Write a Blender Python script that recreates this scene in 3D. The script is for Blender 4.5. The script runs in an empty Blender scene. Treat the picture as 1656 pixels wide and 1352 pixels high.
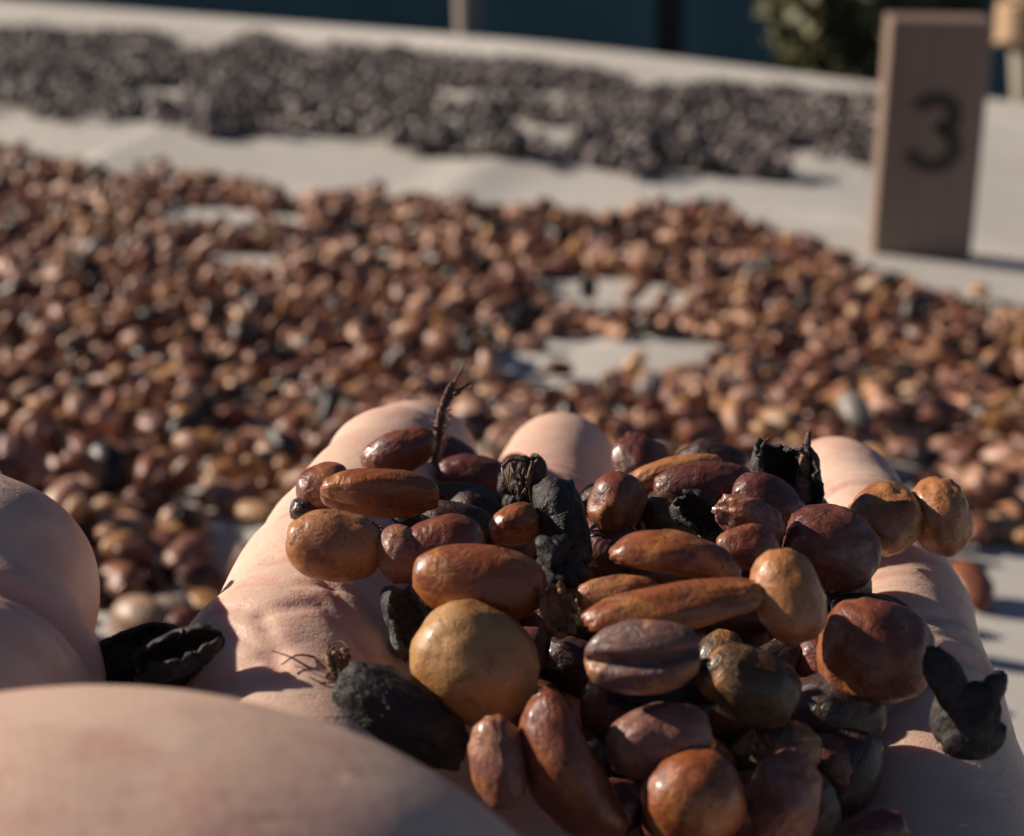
import bpy, math, random
import numpy as np
from mathutils import Vector, Matrix

random.seed(7)
rng = np.random.default_rng(11)
sc = bpy.context.scene
COL = sc.collection

# ------------------------------------------------------------------ camera, sky, sun, exposure
CAM_H = 0.151                      # metres above the drying cloth
PITCH = math.radians(16.0)
FPX = 3000.0                       # focal length in pixels of a 1656 px wide frame
cam = bpy.data.cameras.new("camera")
cam.sensor_width = 36.0
cam.lens = 36.0 * FPX / 1656.0
cam.clip_start = 0.01
cam.clip_end = 500.0
cam.dof.use_dof = True
cam.dof.focus_distance = 0.166
cam.dof.aperture_fstop = 36.0
cam.dof.aperture_blades = 0
cam_ob = bpy.data.objects.new("camera", cam)
COL.objects.link(cam_ob)
cam_ob.location = (0, 0, CAM_H)
cam_ob.rotation_euler = (math.radians(90) - PITCH, 0, 0)
sc.camera = cam_ob

SUN_EL = math.radians(26.0)
SUN_AZ = math.radians(-74.0)       # from +Y (straight ahead) towards +X; negative = left
world = bpy.data.worlds.new("World")
sc.world = world
world.use_nodes = True
wn = world.node_tree
wn.nodes.clear()
sky = wn.nodes.new("ShaderNodeTexSky")
sky.sky_type = 'NISHITA'
sky.sun_disc = False
sky.sun_elevation = SUN_EL
sky.sun_rotation = SUN_AZ
sky.altitude = 1500
sky.air_density = 0.6
sky.dust_density = 0.4
bg = wn.nodes.new("ShaderNodeBackground")
bg.inputs['Strength'].default_value = 0.05
wo = wn.nodes.new("ShaderNodeOutputWorld")
wn.links.new(sky.outputs['Color'], bg.inputs['Color'])
wn.links.new(bg.outputs['Background'], wo.inputs['Surface'])

sun = bpy.data.lights.new("sun", 'SUN')
sun.energy = 5.0
sun.angle = math.radians(0.5)
sun.color = (1.0, 0.88, 0.74)
sun_ob = bpy.data.objects.new("sun", sun)
COL.objects.link(sun_ob)
sun_dir = Vector((math.sin(SUN_AZ) * math.cos(SUN_EL), math.cos(SUN_AZ) * math.cos(SUN_EL), math.sin(SUN_EL)))
sun_ob.rotation_euler = sun_dir.to_track_quat('Z', 'Y').to_euler()
sun_ob.location = sun_dir * 5

sc.view_settings.view_transform = 'Standard'
sc.view_settings.look = 'None'
sc.view_settings.exposure = 0.38
sc.view_settings.gamma = 1.0
sc.view_settings.use_curve_mapping = False

# ------------------------------------------------------------------ projection helpers (mm, origin at the camera)
RV = np.array([1.0, 0, 0])
FV = np.array([0, math.cos(PITCH), -math.sin(PITCH)])
UV = np.array([0, math.sin(PITCH), math.cos(PITCH)])

def ray(px, py):
    return FV + (px - 828.0) / FPX * RV - (py - 676.0) / FPX * UV

def at_depth(px, py, d):
    return ray(px, py) * d

def at_height(px, py, z):
    r = ray(px, py)
    return r * (z / r[2])

def project(P):
    """(n,3) metres in the world -> pixel x, pixel y, depth."""
    Q = np.asarray(P, float) - np.array([0, 0, CAM_H])
    d = Q @ FV
    dd = np.where(d > 1e-4, d, 1e-4)
    return 828 + FPX * (Q @ RV) / dd, 676 - FPX * (Q @ UV) / dd, d

def in_poly(x, y, poly):
    x = np.asarray(x); y = np.asarray(y)
    inside = np.zeros(x.shape, bool)
    n = len(poly)
    j = n - 1
    for i in range(n):
        xi, yi = poly[i]; xj, yj = poly[j]
        c = ((yi > y) != (yj > y)) & (x < (xj - xi) * (y - yi) / ((yj - yi) + 1e-12) + xi)
        inside ^= c
        j = i
    return inside

# ------------------------------------------------------------------ noise
def _hash(ix, iy, iz, seed):
    h = (ix.astype(np.int64) * 374761393 + iy.astype(np.int64) * 668265263 + iz.astype(np.int64) * 2147483647 + seed * 974634777) & 0xffffffff
    h = ((h ^ (h >> 13)) * 1274126177) & 0xffffffff
    h = h ^ (h >> 16)
    return (h & 0xffff).astype(np.float64) / 65535.0 * 2 - 1

def vnoise(P, seed=0):
    P = np.asarray(P, float)
    i = np.floor(P); f = P - i
    u = f * f * (3 - 2 * f)
    i = i.astype(np.int64)
    r = 0
    for dx in (0, 1):
        wx = u[:, 0] if dx else 1 - u[:, 0]
        for dy in (0, 1):
            wy = u[:, 1] if dy else 1 - u[:, 1]
            for dz in (0, 1):
                wz = u[:, 2] if dz else 1 - u[:, 2]
                r = r + wx * wy * wz * _hash(i[:, 0] + dx, i[:, 1] + dy, i[:, 2] + dz, seed)
    return r

def fnoise(P, seed=0, octv=3):
    P = np.asarray(P, float)
    a, s, r = 1.0, 1.0, 0
    for k in range(octv):
        r = r + a * vnoise(P * s + 17.3 * k, seed + k)
        a *= 0.5; s *= 2.03
    return r

# ------------------------------------------------------------------ mesh helpers
def mesh_from(name, V, F, smooth=True):
    """V (n,3), F list or (m,k) array."""
    me = bpy.data.meshes.new(name)
    V = np.asarray(V, np.float32)
    if isinstance(F, np.ndarray):
        k = F.shape[1]
        me.vertices.add(len(V)); me.vertices.foreach_set("co", V.ravel())
        me.loops.add(F.size); me.loops.foreach_set("vertex_index", F.astype(np.int32).ravel())
        me.polygons.add(len(F))
        me.polygons.foreach_set("loop_start", np.arange(0, F.size, k, dtype=np.int32))
        me.update(calc_edges=True)
    else:
        me.from_pydata([tuple(v) for v in V], [], F)
        me.update()
    me.validate()
    if smooth:
        me.polygons.foreach_set("use_smooth", np.ones(len(me.polygons), bool))
    return me

def link(name, me, mat=None, parent=None):
    o = bpy.data.objects.new(name, me)
    COL.objects.link(o)
    if mat is not None and me is not None and not me.materials:
        me.materials.append(mat)
    if parent is not None:
        o.parent = parent
    return o

def tag(o, label=None, cat=None, group=None, kind=None):
    if label: o['label'] = label
    if cat: o['category'] = cat
    if group: o['group'] = group
    if kind: o['kind'] = kind
    return o

def empty(name, loc, rz=0.0):
    o = bpy.data.objects.new(name, None)
    COL.objects.link(o)
    o.location = loc
    o.rotation_euler = (0, 0, rz)
    o.empty_display_size = 0.02
    return o

def sphere_grid(nu, nv):
    """unit sphere, poles on the X axis; returns V, F (quads/tris list)."""
    V = [(1, 0, 0)]
    for j in range(1, nv):
        t = math.pi * j / nv
        for i in range(nu):
            p = 2 * math.pi * i / nu
            V.append((math.cos(t), math.sin(t) * math.cos(p), math.sin(t) * math.sin(p)))
    V.append((-1, 0, 0))
    F = []
    for i in range(nu):
        F.append((0, 1 + (i + 1) % nu, 1 + i)[::-1])
    for j in range(nv - 2):
        a = 1 + j * nu; b = a + nu
        for i in range(nu):
            F.append((a + i, a + (i + 1) % nu, b + (i + 1) % nu, b + i))
    last = len(V) - 1
    a = 1 + (nv - 2) * nu
    for i in range(nu):
        F.append((a + i, a + (i + 1) % nu, last))
    return np.array(V, float), F

def tube(path, radii, nseg=7, rough=0.0, seed=0, cap=True):
    """tapered tube through path points; returns V, F."""
    path = np.asarray(path, float); n = len(path)
    radii = np.broadcast_to(np.asarray(radii, float), (n,))
    T = np.gradient(path, axis=0)
    T /= np.linalg.norm(T, axis=1)[:, None] + 1e-12
    ref = np.array([0.31, 0.17, 0.93])
    V = []; F = []
    r_ = np.random.default_rng(seed)
    for k in range(n):
        a = np.cross(T[k], ref); a /= np.linalg.norm(a) + 1e-12
        b = np.cross(T[k], a)
        for s in range(nseg):
            t = 2 * math.pi * s / nseg
            rr = radii[k] * (1 + rough * r_.uniform(-1, 1))
            V.append(path[k] + rr * (math.cos(t) * a + math.sin(t) * b))
    for k in range(n - 1):
        for s in range(nseg):
            F.append((k * nseg + s, k * nseg + (s + 1) % nseg, (k + 1) * nseg + (s + 1) % nseg, (k + 1) * nseg + s))
    if cap:
        F.append(tuple(range(nseg))[::-1]); F.append(tuple((n - 1) * nseg + s for s in range(nseg)))
    return np.array(V), F

def join(parts):
    V = []; F = []; o = 0
    for v, f in parts:
        V.append(np.asarray(v)); F += [tuple(i + o for i in q) for q in f]; o += len(v)
    return np.concatenate(V), F

def box(cx, cy, cz, sx, sy, sz):
    V = [(cx + dx * sx / 2, cy + dy * sy / 2, cz + dz * sz / 2) for dz in (-1, 1) for dy in (-1, 1) for dx in (-1, 1)]
    F = [(0, 2, 3, 1), (4, 5, 7, 6), (0, 1, 5, 4), (2, 6, 7, 3), (0, 4, 6, 2), (1, 3, 7, 5)]
    return np.array(V, float), F

# ------------------------------------------------------------------ materials
def new_mat(name):
    m = bpy.data.materials.new(name)
    m.use_nodes = True
    nt = m.node_tree
    b = nt.nodes["Principled BSDF"]
    return m, nt, b

def N(nt, t, **kw):
    n = nt.nodes.new(t)
    for k, v in kw.items():
        if k in n.inputs: n.inputs[k].default_value = v
        else: setattr(n, k, v)
    return n

def ramp(nt, stops, interp='LINEAR'):
    r = nt.nodes.new("ShaderNodeValToRGB")
    cr = r.color_ramp
    cr.interpolation = interp
    while len(cr.elements) > 1: cr.elements.remove(cr.elements[-1])
    cr.elements[0].position = stops[0][0]; cr.elements[0].color = (*stops[0][1], 1)
    for p, c in stops[1:]:
        e = cr.elements.new(p); e.color = (*c, 1)
    return r

def coords(nt, per_object=True):
    tc = nt.nodes.new("ShaderNodeTexCoord")
    if not per_object:
        return tc.outputs['Object']
    oi = nt.nodes.new("ShaderNodeObjectInfo")
    mul = N(nt, "ShaderNodeMath", operation='MULTIPLY'); mul.inputs[1].default_value = 37.0
    nt.links.new(oi.outputs['Random'], mul.inputs[0])
    add = N(nt, "ShaderNodeVectorMath", operation='ADD')
    nt.links.new(tc.outputs['Object'], add.inputs[0]); nt.links.new(mul.outputs[0], add.inputs[1])
    return add.outputs[0]

def noise_node(nt, vec, scale, detail=4.0, rough=0.55, dist=0.0):
    n = N(nt, "ShaderNodeTexNoise")
    n.inputs['Scale'].default_value = scale; n.inputs['Detail'].default_value = detail
    n.inputs['Roughness'].default_value = rough; n.inputs['Distortion'].default_value = dist
    nt.links.new(vec, n.inputs['Vector'])
    return n.outputs['Fac']

def mixc(nt, fac, a, b):
    m = nt.nodes.new("ShaderNodeMix"); m.data_type = 'RGBA'
    nt.links.new(fac, m.inputs[0])
    for s, v in ((6, a), (7, b)):
        if isinstance(v, tuple): m.inputs[s].default_value = (*v, 1)
        else: nt.links.new(v, m.inputs[s])
    return m.outputs[2]

def bump(nt, h, strength, dist, prev=None):
    b = nt.nodes.new("ShaderNodeBump")
    b.inputs['Strength'].default_value = strength; b.inputs['Distance'].default_value = dist
    nt.links.new(h, b.inputs['Height'])
    if prev is not None: nt.links.new(prev, b.inputs['Normal'])
    return b.outputs['Normal']

def smooth01(nt, v, lo, hi):
    m = N(nt, "ShaderNodeMapRange"); m.interpolation_type = 'SMOOTHSTEP'
    m.inputs[1].default_value = lo; m.inputs[2].default_value = hi
    nt.links.new(v, m.inputs[0])
    return m.outputs[0]

def bean_mat(name, main, patch, dark, amount=0.5, rough=0.38, wrinkle=0.5, spec=0.5):
    m, nt, b = new_mat(name)
    co = coords(nt)
    n1 = noise_node(nt, co, 170, 3, 0.55, 0.6)
    n2 = noise_node(nt, co, 420, 5, 0.65, 0.8)
    n3 = noise_node(nt, co, 1700, 5, 0.7)
    c = mixc(nt, smooth01(nt, n1, 0.62 - amount * 0.3, 0.72 - amount * 0.25), main, patch)
    c = mixc(nt, smooth01(nt, n2, 0.52, 0.74), c, dark)
    spk = smooth01(nt, n3, 0.66, 0.74)
    c = mixc(nt, spk, c, tuple(min(1, x * 1.5 + .02) for x in patch))
    n4 = noise_node(nt, co, 2600, 3, 0.6)
    c = mixc(nt, smooth01(nt, n4, 0.60, 0.70), c, tuple(x * .9 for x in dark))
    nt.links.new(c, b.inputs['Base Color'])
    rr = N(nt, "ShaderNodeMapRange"); rr.inputs[1].default_value = 0.3; rr.inputs[2].default_value = 0.75
    rr.inputs[3].default_value = rough - 0.08; rr.inputs[4].default_value = rough + 0.25
    nt.links.new(n2, rr.inputs[0]); nt.links.new(rr.outputs[0], b.inputs['Roughness'])
    b.inputs['Specular IOR Level'].default_value = spec
    b.inputs['Coat Weight'].default_value = 0.30 if rough < .45 else 0.0
    b.inputs['Coat Roughness'].default_value = 0.22
    # wrinkled skin: ridged noise stretched along the bean, then fine grain
    mp = N(nt, "ShaderNodeMapping"); mp.inputs['Scale'].default_value = (0.8, 1.15, 1.15)
    nt.links.new(co, mp.inputs['Vector'])
    w = noise_node(nt, mp.outputs[0], 520, 4, 0.6, 1.2)
    nrm = bump(nt, w, wrinkle, 0.0009)
    nrm = bump(nt, n3, 0.35, 0.0002, nrm)
    nt.links.new(nrm, b.inputs['Normal'])
    return m

def tint_stops(kind):
    if kind == 'brown':
        return [(0.0, (.018, .014, .013)), (0.09, (.026, .018, .015)), (0.13, (.100, .034, .022)), (0.27, (.190, .068, .040)),
                (0.40, (.250, .098, .054)), (0.52, (.240, .112, .090)), (0.64, (.360, .175, .095)), (0.78, (.480, .280, .200)), (0.86, (.420, .215, .115)),
                (0.93, (.450, .230, .080)), (0.97, (.40, .26, .17)), (1.0, (.26, .235, .21))]
    return [(0.0, (.026, .021, .020)), (0.45, (.088, .070, .068)), (0.75, (.175, .138, .132)), (0.93, (.33, .265, .255)), (1.0, (.44, .39, .38))]

def scatter_mat(name, kind, attr_type, rough):
    m, nt, b = new_mat(name)
    at = nt.nodes.new("ShaderNodeAttribute"); at.attribute_type = attr_type; at.attribute_name = "tint"
    r = ramp(nt, tint_stops(kind))
    nt.links.new(at.outputs['Fac'], r.inputs[0])
    tc = nt.nodes.new("ShaderNodeTexCoord")
    n1 = noise_node(nt, tc.outputs['Object'], 260, 4, 0.6, 0.7)
    n2 = noise_node(nt, tc.outputs['Object'], 900, 3, 0.6)
    hs = nt.nodes.new("ShaderNodeMix"); hs.data_type = 'RGBA'; hs.blend_type = 'MULTIPLY'
    hs.inputs[0].default_value = 0.85
    v = ramp(nt, [(0.3, (.5, .45, .42)), (0.5, (1, 1, 1)), (0.7, (1.5, 1.35, 1.1))])
    nt.links.new(n1, v.inputs[0])
    nt.links.new(r.outputs[0], hs.inputs[6]); nt.links.new(v.outputs[0], hs.inputs[7])
    nt.links.new(hs.outputs[2], b.inputs['Base Color'])
    b.inputs['Roughness'].default_value = rough
    nt.links.new(bump(nt, n2, 0.5, 0.0006), b.inputs['Normal'])
    return m

M = {}
M['red']    = bean_mat("bean_red_brown", (.180, .048, .023), (.310, .105, .038), (.050, .017, .013), .42, .33, .32)
M['orange'] = bean_mat("bean_orange_brown", (.260, .074, .023), (.420, .160, .045), (.085, .024, .014), .45, .32, .30)
M['tan']    = bean_mat("bean_tan", (.430, .175, .060), (.300, .090, .034), (.150, .048, .022), .42, .36, .32)
M['yellow'] = bean_mat("bean_yellow", (.440, .235, .085), (.370, .170, .055), (.250, .115, .042), .42, .42, .28)
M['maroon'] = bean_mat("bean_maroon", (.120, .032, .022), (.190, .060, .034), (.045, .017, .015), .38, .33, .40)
M['mauve']  = bean_mat("bean_mauve", (.240, .098, .070), (.310, .120, .056), (.085, .034, .028), .45, .40, .45)
M['purple'] = bean_mat("bean_purple_grey", (.160, .080, .068), (.380, .170, .072), (.055, .032, .032), .50, .40, .5)
M['olive']  = bean_mat("bean_olive", (.085, .045, .019), (.320, .145, .045), (.030, .020, .013), .30, .38, .40)
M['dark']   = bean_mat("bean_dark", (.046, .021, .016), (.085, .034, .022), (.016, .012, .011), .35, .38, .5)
M['black']  = bean_mat("husk_black", (.026, .021, .020), (.058, .048, .044), (.014, .012, .011), .4, .50, .8, .35)
M['grey']   = bean_mat("husk_grey", (.070, .070, .070), (.160, .155, .150), (.030, .028, .028), .5, .6, 1.0, .3)
M['straw']  = bean_mat("dry_straw", (.300, .190, .080), (.200, .100, .050), (.100, .050, .030), .5, .5)
M['twig']   = bean_mat("twig_brown", (.120, .046, .028), (.240, .115, .060), (.045, .020, .016), .4, .5, .9)

def skin_mat():
    m, nt, b = new_mat("skin")
    tc = nt.nodes.new("ShaderNodeTexCoord"); co = tc.outputs['Object']
    big = noise_node(nt, co, 38, 3, 0.5)
    mid = noise_node(nt, co, 190, 4, 0.6)
    c = ramp(nt, [(0.3, (.66, .425, .325)), (0.5, (.70, .480, .370)), (0.72, (.74, .530, .415))])
    nt.links.new(big, c.inputs[0])
    c2 = mixc(nt, smooth01(nt, mid, 0.45, 0.66), c.outputs[0], (.66, .40, .318))
    at = nt.nodes.new("ShaderNodeAttribute"); at.attribute_name = "redness"
    mr = N(nt, "ShaderNodeMath", operation='MULTIPLY'); mr.inputs[1].default_value = 0.85
    nt.links.new(at.outputs['Fac'], mr.inputs[0])
    c3 = mixc(nt, mr.outputs[0], c2, (.58, .30, .25))
    st1 = noise_node(nt, co, 75, 3, 0.6, 0.8); st2 = noise_node(nt, co, 1500, 3, 0.6)
    c3 = mixc(nt, smooth01(nt, st1, 0.60, 0.85), c3, (.50, .30, .215))
    c3 = mixc(nt, smooth01(nt, st2, 0.70, 0.78), c3, (.40, .23, .16))
    nt.links.new(c3, b.inputs['Base Color'])
    b.inputs['Roughness'].default_value = 0.50
    b.inputs['Specular IOR Level'].default_value = 0.36
    b.inputs['Subsurface Weight'].default_value = 0.35
    b.inputs['Subsurface Radius'].default_value = (1.0, 0.36, 0.22)
    b.inputs['Subsurface Scale'].default_value = 0.0022
    # skin relief: little polygons, fine flexure lines across the hand, pores
    v = N(nt, "ShaderNodeTexVoronoi"); v.feature = 'DISTANCE_TO_EDGE'; v.inputs['Scale'].default_value = 2100
    wob = N(nt, "ShaderNodeTexNoise"); wob.inputs['Scale'].default_value = 500
    nt.links.new(co, wob.inputs['Vector'])
    wmix = N(nt, "ShaderNodeVectorMath", operation='MULTIPLY_ADD')
    wmix.inputs[1].default_value = (.0012, .0012, .0012)
    nt.links.new(wob.outputs['Color'], wmix.inputs[0]); nt.links.new(co, wmix.inputs[2])
    nt.links.new(wmix.outputs[0], v.inputs['Vector'])
    edge = smooth01(nt, v.outputs['Distance'], 0.0, 0.16)
    mp = N(nt, "ShaderNodeMapping"); mp.inputs['Rotation'].default_value = (0, 0, .35); mp.inputs['Scale'].default_value = (0.22, 1.0, 1.0)
    nt.links.new(co, mp.inputs['Vector'])
    ln = noise_node(nt, mp.outputs[0], 900, 3, 0.6, 0.5)
    lines = smooth01(nt, ln, 0.36, 0.5)
    mp2 = N(nt, "ShaderNodeMapping"); mp2.inputs['Rotation'].default_value = (0, 0, -.8); mp2.inputs['Scale'].default_value = (0.2, 1.0, 1.0)
    nt.links.new(co, mp2.inputs['Vector'])
    ln2 = noise_node(nt, mp2.outputs[0], 480, 3, 0.6, 0.5)
    lines2 = smooth01(nt, ln2, 0.34, 0.46)
    wv = N(nt, "ShaderNodeTexWave"); wv.wave_type = 'RINGS'; wv.rings_direction = 'SPHERICAL'
    wv.inputs['Scale'].default_value = 560; wv.inputs['Distortion'].default_value = 16; wv.inputs['Detail'].default_value = 1; wv.inputs['Detail Scale'].default_value = 0.12
    nt.links.new(co, wv.inputs['Vector'])
    nrm = bump(nt, mid, 0.07, 0.0010)
    nrm = bump(nt, lines, 0.26, 0.00018, nrm)
    nrm = bump(nt, lines2, 0.10, 0.0002, nrm)
    nrm = bump(nt, edge, 0.22, 0.00008, nrm)
    nrm = bump(nt, wv.outputs['Fac'], 0.05, 0.0001, nrm)
    nt.links.new(nrm, b.inputs['Normal'])
    return m
M['skin'] = skin_mat()

def cloth_mat():
    m, nt, b = new_mat("drying_net")
    tc = nt.nodes.new("ShaderNodeTexCoord"); co = tc.outputs['Object']
    w1 = N(nt, "ShaderNodeTexWave"); w1.bands_direction = 'X'; w1.inputs['Scale'].default_value = 270; w1.inputs['Distortion'].default_value = 0.6
    w2 = N(nt, "ShaderNodeTexWave"); w2.bands_direction = 'Y'; w2.inputs['Scale'].default_value = 180; w2.inputs['Distortion'].default_value = 0.6
    for w in (w1, w2): nt.links.new(co, w.inputs['Vector'])
    mx = N(nt, "ShaderNodeMath", operation='MULTIPLY'); nt.links.new(w1.outputs['Fac'], mx.inputs[0]); nt.links.new(w2.outputs['Fac'], mx.inputs[1])
    st = noise_node(nt, co, 7, 5, 0.6)
    dirt = noise_node(nt, co, 60, 4, 0.65)
    c = ramp(nt, [(0.3, (.63, .585, .535)), (0.7, (.76, .72, .675))])
    nt.links.new(st, c.inputs[0])
    c2 = mixc(nt, smooth01(nt, dirt, 0.58, 0.8), c.outputs[0], (.40, .34, .28))
    c3 = mixc(nt, smooth01(nt, mx.outputs[0], 0.12, 0.0), c2, (.43, .39, .34))
    nt.links.new(c3, b.inputs['Base Color'])
    b.inputs['Roughness'].default_value = 0.75
    b.inputs['Specular IOR Level'].default_value = 0.25
    nrm = bump(nt, mx.outputs[0], 0.6, 0.0005)
    nt.links.new(nrm, b.inputs['Normal'])
    return m
M['cloth'] = cloth_mat()

def simple_mat(name, a, bcol, scale, rough=0.7, bstr=0.3, bdist=0.002, stretch=(1, 1, 1)):
    m, nt, b = new_mat(name)
    tc = nt.nodes.new("ShaderNodeTexCoord")
    mp = N(nt, "ShaderNodeMapping"); mp.inputs['Scale'].default_value = stretch
    nt.links.new(tc.outputs['Object'], mp.inputs['Vector'])
    n = noise_node(nt, mp.outputs[0], scale, 5, 0.6, 0.4)
    nt.links.new(mixc(nt, smooth01(nt, n, 0.3, 0.7), a, bcol), b.inputs['Base Color'])
    b.inputs['Roughness'].default_value = rough
    nt.links.new(bump(nt, n, bstr, bdist), b.inputs['Normal'])
    return m
M['wood'] = simple_mat("marker_wood", (.205, .142, .108), (.250, .176, .136), 60, .6, .25, .0008, (1, 1, .12))
M['ink'] = simple_mat("marker_ink", (.030, .024, .022), (.042, .034, .032), 80, .6)
M['pole'] = simple_mat("pole_wood", (.20, .17, .13), (.32, .27, .20), 30, .7, .4, .002, (1, 1, .1))
M['rail'] = simple_mat("rail_wood", (.16, .11, .07), (.26, .19, .12), 30, .7, .4, .002, (1, .1, 1))
M['pole_dark'] = simple_mat("pole_dark", (.022, .018, .017), (.035, .028, .026), 30, .7)
M['tarp'] = simple_mat("teal_tarpaulin", (.080, .165, .160), (.115, .210, .205), 3, .55, .3, .01)
M['soil'] = simple_mat("soil", (.05, .04, .032), (.085, .068, .052), 4, .95, .8, .02)
M['leaf'] = simple_mat("shrub_leaf", (.110, .108, .045), (.150, .140, .062), 12, .6)
M['bark'] = simple_mat("shrub_bark", (.07, .05, .035), (.11, .08, .055), 25, .8)
M['white'] = simple_mat("white_rag", (.74, .73, .70), (.80, .79, .77), 20, .8)
M['knot'] = simple_mat("tan_rope", (.42, .27, .15), (.52, .35, .21), 60, .8)

# ------------------------------------------------------------------ setting: ground, tarpaulin, drying bed
n = 60
g = np.linspace(-1, 1, n)
gx, gy = np.meshgrid(np.sign(g) * np.abs(g) ** 3 * 300, np.sign(g) * np.abs(g) ** 3 * 300, indexing='ij')
gz = -0.80 + 0.02 * np.sin(gx * 1.7) * np.cos(gy * 1.3)
gV = np.stack([gx.ravel(), gy.ravel(), gz.ravel()], 1)
gi = np.arange(n * n).reshape(n, n)
gF = np.stack([gi[:-1, :-1].ravel(), gi[1:, :-1].ravel(), gi[1:, 1:].ravel(), gi[:-1, 1:].ravel()], 1)
tag(link("ground", mesh_from("ground", gV, gF), M['soil']), kind='structure')

# bed frame directions: e1 along the far edge (to the right and nearer), e2 out over the far edge
FAR_A = np.array([-0.678, 2.51]); FAR_B = np.array([0.40, 1.47])
e1 = (FAR_B - FAR_A) / np.linalg.norm(FAR_B - FAR_A)
e2 = np.array([-e1[1], e1[0]])
EDGE = float(FAR_B @ e2)

def ridge(x, y, p, q, w, h):
    p = np.array(p); q = np.array(q); d = q - p; L = d @ d
    t = np.clip(((x - p[0]) * d[0] + (y - p[1]) * d[1]) / L, 0, 1)
    dist2 = (x - p[0] - t * d[0]) ** 2 + (y - p[1] - t * d[1]) ** 2
    return h * np.exp(-dist2 / (w * w)) * np.minimum(1, 4 * np.minimum(t + .12, 1.12 - t))

def gp(px, py):
    q = at_height(px, py, -CAM_H)
    return (q[0], q[1])

def tuck(x, y, p, q, w, h):
    # a folded lip of cloth: steep on its left side, running out gently to the right
    p = np.array(p); q = np.array(q); d = q - p; L = math.hypot(*d); d = d / L
    t = ((x - p[0]) * d[0] + (y - p[1]) * d[1]) / L
    sd = (x - p[0]) * d[1] - (y - p[1]) * d[0]
    u = np.clip((sd + w) / (2 * w), 0, 1)
    return h * u * u * (3 - 2 * u) * np.exp(-np.maximum(sd - w, 0) / .16) * np.exp(-(np.maximum(np.abs(t - .5) - .45, 0) / .16) ** 2)
TUCK = (gp(130, 278), gp(310, 200))
FOLDS = [(gp(660, 345), gp(850, 250), .02, .0035), (gp(1300, 330), gp(1800, 385), .012, .003),
         (gp(1570, 160), gp(1800, 175), .02, .005), (gp(1000, 590), gp(1330, 440), .02, .002), (gp(760, 72), gp(690, 60), .02, .008)]

def cloth_z(x, y):
    x = np.asarray(x, float); y = np.asarray(y, float)
    z = 0.0035 * np.sin(x * 5.1 + y * 2.3 + .6) * np.sin(y * 3.9 - x * 1.7) + 0.0012 * np.sin(x * 19 + y * 11) * np.sin(y * 15 - x * 8)
    for p, q, w, h in FOLDS:
        z = z + ridge(x, y, p, q, w, h)
    z = z + tuck(x, y, TUCK[0], TUCK[1], .013, .016)
    s = x * e2[0] + y * e2[1]
    sag = .055 * np.log1p(np.exp(np.clip((x - .06) / .05, -30, 30))) * .05
    return z * np.clip((EDGE - s) / .06, 0, 1) + 0.006 * np.exp(-((s - EDGE) / .03) ** 2) - np.minimum(sag, .03)

bed = empty("drying_bed", (0, 0, -0.8))
tag(bed, "raised drying bed covered with pale woven netting that carries all the beans", "drying bed")
su = np.concatenate([np.linspace(-3.2, -1.95, 40), np.linspace(-1.94, .45, 420), np.linspace(.46, 1.6, 40)])
sv = np.concatenate([np.linspace(-0.10, EDGE, 330), EDGE + 0.012 * np.sin(np.linspace(.2, 1.57, 6)), [EDGE + .012] * 4])
dz_over = np.concatenate([np.zeros(330), -0.012 * (1 - np.cos(np.linspace(.2, 1.57, 6))), -0.012 - np.array([.02, .05, .08, .11])])
U_, V_ = np.meshgrid(su, sv, indexing='ij')
X_ = U_ * e1[0] + V_ * e2[0]; Y_ = U_ * e1[1] + V_ * e2[1]
Z_ = cloth_z(X_, Y_) + dz_over[None, :] + 0.8
V3 = np.stack([X_.ravel(), Y_.ravel(), Z_.ravel()], 1)
ii = np.arange(U_.size).reshape(U_.shape)
F3 = np.stack([ii[:-1, :-1].ravel(), ii[1:, :-1].ravel(), ii[1:, 1:].ravel(), ii[:-1, 1:].ravel()], 1)
link("net_cloth", mesh_from("net_cloth", V3, F3), M['cloth'], bed)

def along(u, v, z): return np.array([u * e1[0] + v * e2[0], u * e1[1] + v * e2[1], z])
def beam(name, p, q, w, h, mat, parent):
    p = np.array(p, float); q = np.array(q, float); d = (q - p) / np.linalg.norm(q - p)
    up = np.array([0, 0, 1.0]) if abs(d[2]) < .9 else np.array([e1[0], e1[1], 0])
    s = np.cross(d, up); s /= np.linalg.norm(s); up = np.cross(s, d)
    V = [c + a * s * w / 2 + b * up * h / 2 for c in (p, q) for a, b in ((-1, -1), (1, -1), (1, 1), (-1, 1))]
    F = [(0, 1, 2, 3)[::-1], (4, 5, 6, 7), (0, 1, 5, 4), (1, 2, 6, 5), (2, 3, 7, 6), (3, 0, 4, 7)]
    return link(name, mesh_from(name, np.array(V), F, False), mat, parent)
beam("rail", along(-3.2, EDGE - .03, .735), along(1.6, EDGE - .03, .735), .04, .05, M['rail'], bed)
beam("rail", along(-3.2, -.07, .735), along(1.6, -.07, .735), .04, .05, M['rail'], bed)
for u in (-3.0, -1.9, -.8, .3, 1.4):
    for v in (EDGE - .08, -.02):
        beam("leg", along(u, v, 0), along(u, v, .71), .05, .05, M['rail'], bed)
    beam("crossbar", along(u + .05, -.05, .72), along(u + .05, EDGE - .055, .72), .03, .03, M['rail'], bed)

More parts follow.
